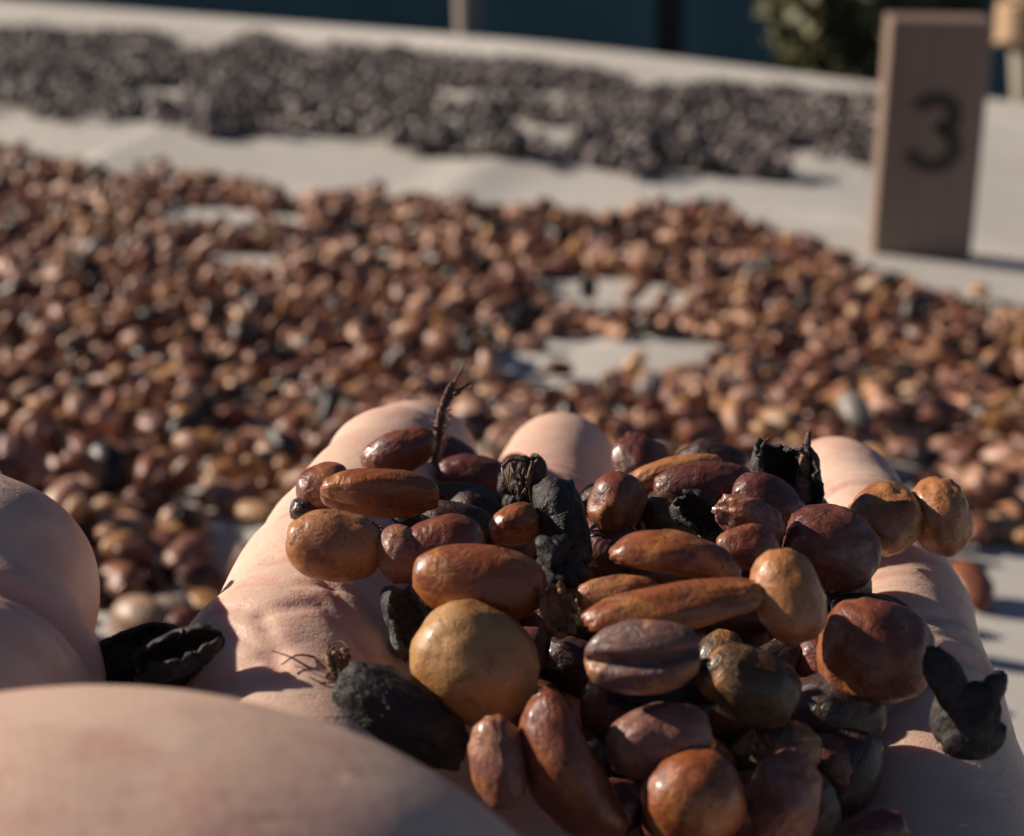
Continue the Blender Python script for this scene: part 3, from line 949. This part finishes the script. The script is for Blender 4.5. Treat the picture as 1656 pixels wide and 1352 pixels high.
# -- beans of the lower layer that show through the gaps
HEAP = [(520, 830), (560, 760), (700, 735), (800, 790), (930, 800), (1000, 745), (1230, 750), (1330, 830), (1380, 960), (1450, 1060), (1360, 1180), (1330, 1330), (1180, 1345), (960, 1330), (800, 1270),
        (790, 1180), (690, 1060), (640, 960), (560, 900)]
HEROES = [(o, *[float(v) for v in project([o.matrix_world.translation])[:2]]) for o in list(COL.objects) if o.get('category') == 'bean']
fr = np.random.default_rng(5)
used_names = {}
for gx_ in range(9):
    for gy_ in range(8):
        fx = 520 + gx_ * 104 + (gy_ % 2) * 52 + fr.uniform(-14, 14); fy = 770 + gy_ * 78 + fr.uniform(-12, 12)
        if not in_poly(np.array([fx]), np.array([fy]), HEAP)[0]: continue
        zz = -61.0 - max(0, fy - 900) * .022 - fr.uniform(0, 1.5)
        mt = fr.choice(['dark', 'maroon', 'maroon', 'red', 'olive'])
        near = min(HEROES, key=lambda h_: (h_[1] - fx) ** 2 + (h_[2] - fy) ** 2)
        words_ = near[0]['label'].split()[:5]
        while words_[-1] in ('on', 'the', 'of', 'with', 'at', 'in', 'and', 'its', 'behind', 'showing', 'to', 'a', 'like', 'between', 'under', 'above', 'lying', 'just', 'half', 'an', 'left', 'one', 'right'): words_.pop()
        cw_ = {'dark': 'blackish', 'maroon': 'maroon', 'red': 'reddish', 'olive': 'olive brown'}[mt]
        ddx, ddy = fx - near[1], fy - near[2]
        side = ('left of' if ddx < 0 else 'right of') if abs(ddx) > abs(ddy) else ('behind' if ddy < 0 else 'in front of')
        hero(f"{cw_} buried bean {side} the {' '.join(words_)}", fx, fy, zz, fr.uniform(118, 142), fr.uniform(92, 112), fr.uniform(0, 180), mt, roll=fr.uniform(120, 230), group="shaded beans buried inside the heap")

# -- husks
shell("frayed dark husk with torn hole standing before the middle finger", 842, 785, -57.0, 100, 74, 85, 'black', roll=20, sweep=230, start=20, ragged=.5, lump=.3)
shell("broken dark husk end with crumbs under the long black bean", 910, 912, -54.0, 92, 70, -30, 'black', roll=30, sweep=260, ragged=.6, lump=.35)
shell("grey papery husk standing at the left of the yellow bean", 660, 1003, -59.0, 116, 60, 105, 'grey', roll=170, sweep=240, start=0, ragged=.3, lump=.25)
shell("small curled black husk piece in the upper heap beside wrinkled bean", 1132, 832, -54.0, 84, 54, -35, 'black', roll=140, sweep=250, ragged=.3, lump=.25)
shell("black cupped husk under the grooved purple bean", 1095, 1108, -60.5, 240, 72, 4, 'black', roll=180, sweep=200, start=-10, ragged=.2, lump=.15)
shell("spiky black husk standing upright before the little finger", 1266, 768, -54.0, 160, 96, 100, 'black', roll=170, sweep=230, t0=.30, t1=.97, ragged=.8, lump=.25)
shell("black folded husk lying on the web between thumb and index finger", 240, 1068, -61.0, 190, 104, 8, 'black', roll=160, sweep=220, start=-20, ragged=.25, lump=.18)
hero("dark grey dried pod lying on the palm at the left of the heap", 650, 1158, -62.5, 236, 118, -30, 'black', roll=170, name="dried_pod", group="dried husks in the hand", cat="pod", lump=.09, wr=.05, taper=-.12)
ear = hero("black shrivelled pod with pointed tip and ear-like knob at right palm edge", 1560, 1158, -62.5, 112, 104, 95, 'black', roll=150, name="dried_pod", group="dried husks in the hand", cat="pod", lump=.12, wr=.06, thick=.6)
def grow(o, bits):
    """fuse extra lobes into the one mesh of o; bits are (pixel, pixel, mm nearer, rx, ry, rz) lobes in view directions."""
    inv = np.array(o.matrix_world.inverted())
    d0 = float((np.array(o.matrix_world.translation) - np.array([0, 0, CAM_H])) @ FV) * 1000
    V0 = np.array([v.co[:] for v in o.data.vertices]); prts = [(V0, [tuple(p_.vertices) for p_ in o.data.polygons])]
    for px_, py_, near_, rx, ry, rz, ang in bits:
        W, Fk = sphere_grid(16, 12)
        B_ = cam_basis(ang)
        W = (W * (1 + .12 * fnoise(W * 2.2, int(px_), 2))[:, None] * np.array([rx, ry, rz])) @ B_.T / 1000 + at_depth(px_, py_, d0 - near_) / 1000 + np.array([0, 0, CAM_H])
        prts.append((W @ inv[:3, :3].T + inv[:3, 3], Fk))
    V_k, F_k = join(prts)
    old = o.data; mt_ = old.materials[0]
    o.data = mesh_from(old.name, V_k, F_k); o.data.materials.append(mt_)
grow(ear, [(1535, 1108, .6, 3.4, 1.5, .8, 118), (1521, 1078, .6, 1.9, .7, .5, 120), (1606, 1112, .3, 1.5, 1.0, .8, 60), (1590, 1128, 0, 1.6, 1.2, 1.0, 40), (1575, 1195, .5, 2.6, 1.6, 1.2, 10)])
shell("straw coloured paper skin shred in the middle of the heap", 905, 985, -55.5, 90, 50, 110, 'straw', roll=180, sweep=150, start=10, ragged=.6, lump=.35)
shell("second black fold of husk rolled on top of the web husk", 285, 1056, -58.5, 160, 62, 22, 'black', roll=165, sweep=280, start=-60, ragged=.4, lump=.2)

# -- twig standing at the index fingertip
def strand(pts, r0, r1, seed, rough=.1, n=18, d=None):
    pts = np.array(pts, float); t = np.linspace(0, len(pts) - 1, n)
    ts = np.arange(len(pts))
    path = np.stack([np.interp(t, ts, pts[:, i]) for i in range(3)], 1)
    for _ in range(2): path[1:-1] = (path[:-2] + path[1:-1] * 2 + path[2:]) / 4
    return tube(path, np.linspace(r0, r1, n), 7, rough, seed)

def plant_bit(name, label, cat, dep, base, bodies, fibres, mat, fmat, part):
    b_ = at_depth(*base, dep)
    root = empty(name, (b_[0] / 1000, b_[1] / 1000, b_[2] / 1000 + CAM_H))
    tag(root, label, cat)
    def cv(pts, jit=1.0):
        return [(at_depth(x, y, dep + (dz * jit)) - b_) / 1000 for x, y, dz in pts]
    V, F = join([strand(cv(p_), r0 / 1000, r1 / 1000, i + 3, .16, 26) for i, (p_, r0, r1) in enumerate(bodies)])
    link(part, mesh_from(part, V, F), M[mat], root)
    V, F = join([strand(cv(p_), r0 / 1000, r1 / 1000, i + 50, .1, 16) for i, (p_, r0, r1) in enumerate(fibres)])
    link("fibre", mesh_from("fibre", V, F), M[fmat], root)
    return root
rr = random.Random(4)
fib = []
for k in range(34):
    t = rr.random(); x = 703 + 28 * t; y = 712 - 85 * t
    s_ = rr.choice((-1, 1))
    fib.append(([(x, y, 0), (x + s_ * rr.uniform(5, 12), y - rr.uniform(-4, 8), rr.uniform(-1, 1)), (x + s_ * rr.uniform(6, 18), y - rr.uniform(-2, 14), rr.uniform(-2, 2))], .09, .04))
fib.append(([(733, 622, 0), (745, 600, 0), (757, 580, 1)], .16, .05))
fib.append(([(735, 640, 0), (748, 628, 0), (760, 618, 0), (766, 622, 1), (760, 628, 1)], .16, .12))
plant_bit("twig", "thin reddish twig with frayed fibres standing up at the index fingertip", "twig", 188,
          (703, 745), [([(700, 750, 0), (706, 715, 0), (713, 670, 0), (722, 640, 0), (733, 618, 0)], .62, .35), ([(722, 650, 0), (733, 640, 0), (744, 632, 0)], .3, .3)],
          fib, 'twig', 'twig', "stalk")
fib = [([(540, 1085, 0), (510, 1062, 2), (480, 1058, 1), (455, 1075, 0)], .12, .06), ([(545, 1092, -1), (500, 1080, 0), (470, 1062, 0), (438, 1052, 1)], .12, .05),
       ([(528, 1065, 1), (530, 1045, 2), (552, 1035, 2), (565, 1050, 1)], .09, .05), ([(555, 1100, -1), (520, 1105, -1), (500, 1095, -1)], .1, .05)]
for k in range(16):
    x = rr.uniform(525, 568); y = rr.uniform(1050, 1095)
    fib.append(([(x, y, rr.uniform(-1, 1)), (x + rr.uniform(-9, 9), y - rr.uniform(2, 14), rr.uniform(-1, 2)), (x + rr.uniform(-14, 14), y - rr.uniform(4, 18), 0)], .13, .05))
plant_bit("plant_fragment", "small dried straw fragment with curly root hairs lying on the palm", "plant fragment", 147,
          (548, 1098), [([(556, 1098, 0), (550, 1075, 0), (542, 1052, 0)], .55, .3), ([(562, 1092, 0), (560, 1070, 0), (556, 1048, 0)], .5, .3),
                        ([(546, 1096, 0), (535, 1076, 0), (532, 1060, 0)], .4, .3), ([(568, 1090, 0), (566, 1072, 0)], .35, .35)],
          fib, 'straw', 'twig', "stalk")
fib = []
for k in range(30):
    x = rr.uniform(575, 630); y = 850 + (x - 575) * .35 + rr.uniform(-10, 10)
    fib.append(([(x, y, rr.uniform(-1, 1)), (x + rr.uniform(-9, 9), y - rr.uniform(-6, 10), rr.uniform(-1, 1)), (x + rr.uniform(-14, 14), y + rr.uniform(-12, 12), 0)], .12, .05))
plant_bit("plant_fragment", "tiny brown root tuft stuck between tan bean and large index finger bean", "plant fragment", 160,
          (605, 868), [([(585, 850, 0), (605, 862, 0), (625, 880, 0)], .22, .2)], fib, 'twig', 'twig', "stalk")
fib = []
for k in range(16):
    x = rr.uniform(812, 870); y = rr.uniform(742, 765)
    fib.append(([(x, y, 0), (x + rr.uniform(-10, 10), y + rr.uniform(5, 30), rr.uniform(-1, 1)), (x + rr.uniform(-12, 12), y + rr.uniform(15, 60), 0)], .13, .05))
plant_bit("plant_fragment", "pale stringy fibres hanging from the frayed dark husk", "plant fragment", 173,
          (840, 800), [([(812, 755, 0), (825, 742, 0), (850, 745, 0)], .2, .15)], fib, 'twig', 'straw', "stalk")
fib = [([(1300, 800, 0), (1303, 740, 0), (1310, 695, 0)], .3, .1), ([(1228, 730, 0), (1236, 716, 0), (1246, 706, 0)], .2, .06)]
plant_bit("plant_fragment", "pointed dark spike rising right of the spiky upright husk", "plant fragment", 178,
          (1298, 830), [([(1296, 830, 0), (1298, 780, 0), (1303, 735, 0), (1309, 698, 0)], 1.05, .25)], fib, 'twig', 'twig', "stalk")

# ------------------------------------------------------------------ beans spread on the netting
BROWN = [(-900, 200), (-300, 215), (0, 240), (110, 266), (180, 288), (240, 280), (330, 280), (420, 298), (490, 325), (560, 312), (700, 325), (850, 338), (1000, 360),
         (1100, 342), (1170, 345), (1220, 372), (1330, 398), (1400, 442), (1480, 466), (1570, 492), (1656, 502), (2400, 640), (2800, 2600), (-2600, 2600), (-2600, 200)]
BARE = [[(215, 332), (300, 326), (490, 338), (488, 366), (430, 374), (300, 368), (230, 358)],
        [(320, 408), (390, 396), (460, 400), (462, 446), (420, 454), (320, 430)],
        [(858, 455), (930, 434), (1060, 452), (1140, 482), (1120, 508), (960, 512), (890, 492)],
        [(770, 535), (850, 515), (985, 538), (1060, 525), (1160, 542), (1150, 592), (1010, 604), (960, 636), (830, 632), (780, 602)],
        [(315, 830), (430, 806), (470, 860), (420, 935), (330, 900)],
        [(1380, 890), (1560, 885), (1700, 870), (2100, 900), (2100, 1600), (1300, 1600)]]
DARK = [(-900, 30), (-200, 42), (0, 52), (130, 54), (250, 58), (300, 80), (350, 92), (385, 66), (440, 62), (490, 84), (520, 92), (560, 74), (640, 80), (690, 96), (850, 106), (1000, 124),
        (1030, 142), (1090, 146), (1200, 142), (1400, 160), (1470, 170), (1470, 262), (1290, 262), (1262, 281), (1130, 272), (1000, 268), (900, 254), (760, 248), (650, 228), (540, 214), (450, 202),
        (380, 208), (310, 218), (292, 196), (250, 196), (235, 178), (185, 198), (150, 170), (125, 192), (60, 192), (50, 170), (0, 168), (-200, 160), (-900, 120)]
DBARE = [[(200, 136), (300, 140), (322, 176), (250, 184), (205, 170)], [(660, 136), (900, 142), (980, 172), (730, 174)], [(650, 178), (840, 182), (870, 208), (680, 206)], [(1010, 100), (1060, 120), (1050, 160), (1015, 150)],
         [(840, 196), (930, 196), (930, 244), (870, 246), (835, 222)]]
HANDPOLY = [(-50, 760), (0, 770), (100, 850), (155, 1010), (155, 1040), (330, 1020), (430, 920), (470, 820), (540, 735), (610, 675), (670, 650), (735, 680), (755, 740), (800, 745), (815, 700),
            (870, 662), (940, 668), (990, 720), (1000, 745), (1160, 735), (1225, 710), (1330, 708), (1420, 765), (1540, 775), (1570, 840), (1550, 900), (1600, 1000), (1656, 1110), (1800, 1500), (-50, 1500)]

def jitter_grid(x0, x1, y0, y1, sp, jit):
    xs = np.arange(x0, x1, sp); ys = np.arange(y0, y1, sp * .87)
    X, Y = np.meshgrid(xs, ys, indexing='ij')
    X = X + (np.arange(len(ys)) % 2)[None, :] * sp / 2
    n_ = X.size
    return np.stack([X.ravel() + rng.uniform(-jit, jit, n_) * sp, Y.ravel() + rng.uniform(-jit, jit, n_) * sp], 1)

def rot_batch(n_, tilt_sd):
    yaw = rng.uniform(0, 2 * math.pi, n_); tl = rng.normal(0, tilt_sd, n_); rl = rng.normal(0, tilt_sd, n_) + np.where(rng.random(n_) < .8, math.pi, 0)
    cy, sy, ct, st_, cr, sr = np.cos(yaw), np.sin(yaw), np.cos(tl), np.sin(tl), np.cos(rl), np.sin(rl)
    Z0 = np.zeros(n_); O = np.ones(n_)
    Rz = np.stack([np.stack([cy, -sy, Z0], -1), np.stack([sy, cy, Z0], -1), np.stack([Z0, Z0, O], -1)], 1)
    Ry = np.stack([np.stack([ct, Z0, st_], -1), np.stack([Z0, O, Z0], -1), np.stack([-st_, Z0, ct], -1)], 1)
    Rx = np.stack([np.stack([O, Z0, Z0], -1), np.stack([Z0, cr, -sr], -1), np.stack([Z0, sr, cr], -1)], 1)
    return Rz @ Ry @ Rx

def view_keep(P, margin):
    px, py, d = project(P)
    return (d > .15) & (px > -margin) & (px < 1656 + margin) & (py < 1352 + margin * 1.3)

def layers(spec, poly, bare, edge_noise, region, margin, near=0.0, far=9.0, holes=0.0):
    outP, outR, outS = [], [], []
    for li, (sp, prob, zoff, tilt, shrink) in enumerate(spec):
        xy_ = jitter_grid(*region, sp, .34)
        s = xy_ @ e2
        xy_ = xy_[s < EDGE - .012]
        wob = fnoise(np.c_[xy_ * 45, np.zeros(len(xy_))], 5, 2)
        P = np.c_[xy_, cloth_z(xy_[:, 0], xy_[:, 1]) + .0032]
        px, py, d = project(P)
        ok = view_keep(P, margin) & (d > near) & (d <= far)
        jx = edge_noise * wob / np.maximum(d, .2)
        keep = in_poly(px + jx, py + jx * .5 - shrink / np.maximum(d, .2), poly) & ok
        for bp in bare:
            keep &= ~(in_poly(px + jx * .6, py + jx * .25, bp) & (rng.random(len(P)) < .985))
        if holes:
            keep &= fnoise(np.c_[xy_ * 11, np.full(len(xy_), 7.7)], 33, 3) > holes
        mound = fnoise(np.c_[xy_ * 16, np.full(len(xy_), 2.0)], 21, 2)
        pr = prob * (np.clip(.75 + .75 * mound, .12, 1.2) if li else 1.0)
        keep &= rng.random(len(P)) < pr
        P = P[keep]; P[:, 2] += .0042 * np.clip(fnoise(np.c_[P[:, :2] * 42, np.zeros(len(P))], 61, 2), 0, 1) * (1 if li else 0)
        P[:, 2] += zoff * (1 + .25 * rng.normal(size=len(P)))
        outP.append(P); outR.append(rot_batch(len(P), tilt)); outS.append(rng.lognormal(0, .14, len(P)))
    return np.concatenate(outP), np.concatenate(outR), np.concatenate(outS)

def protos(nu, nv, a, b, c, k, seed0, lump=.08, **kw):
    V, F = sphere_grid(nu, nv)
    res = []
    for i in range(k):
        r_ = np.random.default_rng(seed0 + i)
        res.append(shape_bean(V, a * r_.uniform(.88, 1.15), b * r_.uniform(.88, 1.15), c * r_.uniform(.9, 1.1), seed0 + i, lump=lump, wr=.03,
                              bend=r_.uniform(-.15, .15), taper=r_.uniform(-.12, .12), **kw) / 1000)
    tri = []
    for f in F:
        tri.append((f[0], f[1], f[2]))
        if len(f) == 4: tri.append((f[0], f[2], f[3]))
    return res, np.array(tri, np.int32)

def mass(name, P, R, S_, tint, pr, tri, mat):
    which = rng.integers(0, len(pr), len(P))
    PV = np.stack(pr)
    V = np.einsum('nij,nkj->nki', R, PV[which] * S_[:, None, None]) + P[:, None, :]
    nv = PV.shape[1]
    F = (tri[None] + (np.arange(len(P)) * nv)[:, None, None]).reshape(-1, 3)
    me = mesh_from(name, V.reshape(-1, 3), F)
    at_ = me.attributes.new("tint", 'FLOAT', 'POINT')
    at_.data.foreach_set("value", np.repeat(tint, nv).astype(np.float32))
    o = link(name, me, mat)
    o['kind'] = 'stuff'
    return o

def individuals(name, P, R, S_, tint, meshes, namer, cat):
    for i in range(len(P)):
        o = bpy.data.objects.new(name, meshes[i % len(meshes)])
        COL.objects.link(o)
        B = R[i] * S_[i]
        o.matrix_world = Matrix([[*B[0], P[i, 0]], [*B[1], P[i, 1]], [*B[2], P[i, 2]], [0, 0, 0, 1]])
        o['tint'] = float(tint[i])
        lab, grp = namer(i)
        tag(o, lab, cat, grp)

# brown beans
A_ = layers([(.0090, .74, 0.0, .28, 0), (.0096, .34, .0045, .5, 7), (.0108, .08, .0085, .6, 13)], BROWN, BARE, 12, (-.75, .75, .20, 1.0), 300, 0, .52)
B_ = layers([(.0072, .84, 0.0, .28, 0), (.0078, .42, .0036, .5, 7), (.0090, .12, .0068, .6, 13)], BROWN, BARE, 12, (-.75, .75, .30, 1.7), 260, .52, 9)
Pb, Rb, Sb = [np.concatenate(q_) for q_ in zip(A_, B_)]
Sb = Sb * np.interp(project(Pb)[2], [.36, .62], [.86, .82])
tb = rng.random(len(Pb))
px, py, dd = project(Pb)
# a few single beans that stand out
SPECIAL = [(415, 792, .945, .95, "yellow bean lying on the netting between the thumb and index finger"), (88, 670, .935, .95, "small yellow bean on the netting far left above the thumb"),
           (222, 950, .975, 1.15, "pale grey bean on the netting just above the black web husk"), (272, 935, .985, .9, "whitish grey bean right of the pale grey one above the web husk"),
           (1195, 735, .90, 1.2, "orange bean on the netting left of the spiky black husk"), (1385, 632, 1.0, 1.15, "bluish grey bean among brown ones below the number block"),
           (1583, 472, .95, 1.15, "single yellowish bean lying alone on bare netting below the number block"), (1447, 455, .70, 1.0, "small brown bean lying alone just below the number block"),
           (818, 546, .86, 1.05, "tan bean on the bare netting patch, left of its companion"), (862, 552, .55, .95, "reddish brown bean on the bare netting patch, right of its companion"),
           (975, 530, .62, 1.0, "pinkish brown bean alone at the upper rim of bare netting patch"), (283, 575, .93, 1.05, "orange yellow bean on the netting behind the hand at left"),
           (1570, 950, .30, 1.3, "dark brown bean lying alone beside the little finger edge")]
SP = np.array([np.append(np.array(gp(x, y)), 0) for x, y, *_ in SPECIAL])
SP[:, 2] = cloth_z(SP[:, 0], SP[:, 1]) + .004
for _ in range(2):
    for i, (x, y, *_r) in enumerate(SPECIAL):
        q = at_height(x, y, (SP[i, 2] + (.006 if i in (0, 1, 2, 3, 4, 5, 11) else 0) - CAM_H) * 1000) / 1000
        SP[i, :2] = q[:2]
    SP[:, 2] = cloth_z(SP[:, 0], SP[:, 1]) + .0035 + np.array([.006 if i in (0, 1, 2, 3, 4, 5, 11) else 0 for i in range(len(SP))])
dmin = np.min(np.linalg.norm(Pb[:, None, :2] - SP[None, :, :2], axis=2), axis=1)
keep = dmin > .0068
Pb, Rb, Sb, tb = Pb[keep], Rb[keep], Sb[keep], tb[keep]
px, py, dd = project(Pb)
pxv, pyv, _ = px, py, dd
vis = (px > -15) & (px < 1671) & (py > 0) & (py < 1340) & ~in_poly(px, py, HANDPOLY)
score = np.where(vis, dd - Pb[:, 2] * 2.2, 99)
order = np.argsort(score)
NSING = 300 - len([o for o in COL.objects if o.name.startswith('coffee_bean')]) - len(SPECIAL)
sing = order[:NSING]
rest = np.setdiff1d(np.arange(len(Pb)), sing)

bean_obj_mat = scatter_mat("spread_bean", 'brown', 'OBJECT', .36)
bean_mass_mat = scatter_mat("spread_bean_mass", 'brown', 'GEOMETRY', .38)
prH, triH = protos(18, 12, 6.3, 4.1, 3.7, 7, 300, crease=.3, flat=.3)
hi_meshes = []
for q in prH:
    me = mesh_from("coffee_bean", q, triH); me.materials.append(bean_obj_mat); hi_meshes.append(me)

def colour_word(t):
    return ("black" if t < .11 else "dark red brown" if t < .28 else "reddish brown" if t < .46 else "purplish brown" if t < .57 else "light brown" if t < .70 else
            "pinkish tan" if t < .89 else "yellow tan" if t < .955 else "pale grey")
def where(x, y):
    if x < 480 and y > 640: return "between thumb and index finger"
    if x < 640: return "left behind the index fingertip"
    if x < 830: return "between index and middle fingertips"
    if x < 1270: return "behind the middle and ring fingers"
    return "right of the little fingertip"
def aim(R_):
    a = R_[:, 0]; x_ = a[0]; y_ = a[1] * (1 if a[0] >= 0 else -1); x_ = abs(x_)
    return "lying crosswise" if abs(y_) < .45 * x_ else "pointing away" if x_ < .45 * abs(y_) else "slanting rightward" if y_ > 0 else "slanting leftward"
def brown_name(i):
    j = sing[i]; w_ = where(px[j], py[j])
    row = "nearest" if dd[j] < .38 else "near" if dd[j] < .42 else "midway" if dd[j] < .46 else "far"
    size = "large" if Sb[j] > .92 else "small" if Sb[j] < .74 else "medium"
    up = "on others" if Pb[j, 2] - cloth_z(Pb[j, 0], Pb[j, 1]) > .0065 else "on the netting"
    return " ".join(f"{row} {size} {colour_word(tb[j])} bean {up} {w_} {aim(Rb[j])}".replace("medium ", "").split()[:16]), f"beans on the netting {w_}"
individuals("coffee_bean", Pb[sing], Rb[sing], Sb[sing], tb[sing], hi_meshes, brown_name, "bean")
RS = rot_batch(len(SP), .2)
individuals("coffee_bean", SP, RS, np.array([s[3] * .86 for s in SPECIAL]), np.array([s[2] for s in SPECIAL]), hi_meshes, lambda i: (SPECIAL[i][4], "single beans that stand out on the netting"), "bean")

prL, triL = protos(8, 6, 6.2, 4.0, 3.6, 8, 400, crease=.12, flat=.25)
o = mass("spread_coffee_beans", Pb[rest], Rb[rest], Sb[rest], tb[rest], prL, triL, bean_mass_mat)
tag(o, "wide layer of brown coffee beans drying on the netting behind the hand", "beans")

# dark, almost dry cherries on the far side of the bed
Pd, Rd, Sd = layers([(.0064, .90, 0, .4, 0), (.0068, .55, .0032, .6, 4), (.0078, .26, .0062, .6, 10), (.0095, .08, .0090, .6, 16)], DARK, DBARE, 26, (-1.2, .8, .9, 2.7), 230, holes=-.85)
Sd = Sd * .78
td = rng.random(len(Pd))
px2, py2, dd2 = project(Pd)
vis2 = (px2 > 0) & (px2 < 1415) & (py2 > 0)
order2 = np.argsort(np.where(vis2, dd2 - Pd[:, 2] * 6, 99))[:290]
rest2 = np.setdiff1d(np.arange(len(Pd)), order2)
cherry_obj_mat = scatter_mat("dry_cherry", 'dark', 'OBJECT', .5)
cherry_mass_mat = scatter_mat("dry_cherry_mass", 'dark', 'GEOMETRY', .52)
prD, triD = protos(10, 7, 4.9, 4.1, 3.9, 6, 500, crease=.1, flat=.1, lump=.14)
d_meshes = []
for q in prD:
    me = mesh_from("dried_cherry", q, triD); me.materials.append(cherry_obj_mat); d_meshes.append(me)
def cherry_name(i):
    j = order2[i]; x = px2[j]
    tone = "black" if td[j] < .25 else "dark grey" if td[j] < .5 else "brownish grey" if td[j] < .8 else "mid grey" if td[j] < .95 else "pale grey"
    size = "large" if Sd[j] > .81 else "small" if Sd[j] < .68 else "medium"
    zone = ("at the left end of the band" if x < 420 else "below the pale pole" if x < 860 else "in the band's middle right" if x < 1150 else "close to the number block")
    lay = "resting on others" if Pd[j, 2] - cloth_z(Pd[j, 0], Pd[j, 1]) > .006 else "on the netting"
    return f"{size} {tone} dried cherry {lay} {zone}", "dried cherries at the near border of the dark band"
individuals("dried_cherry", Pd[order2], Rd[order2], Sd[order2], td[order2], d_meshes,
            cherry_name, "cherry")
prE, triE = protos(6, 4, 4.9, 4.1, 3.9, 6, 600, crease=.0, flat=.1, lump=.14)
o = mass("spread_dried_cherries", Pd[rest2], Rd[rest2], Sd[rest2], td[rest2], prE, triE, cherry_mass_mat)
tag(o, "far band of dark grey dried coffee cherries along the bed's edge", "cherries")
open("/tmp/counts.txt","w").write("%d %d" % (len(Pb), len(Pd))) if False else print("COUNTS brown", len(Pb), "dark", len(Pd), "hand verts", len(hv))
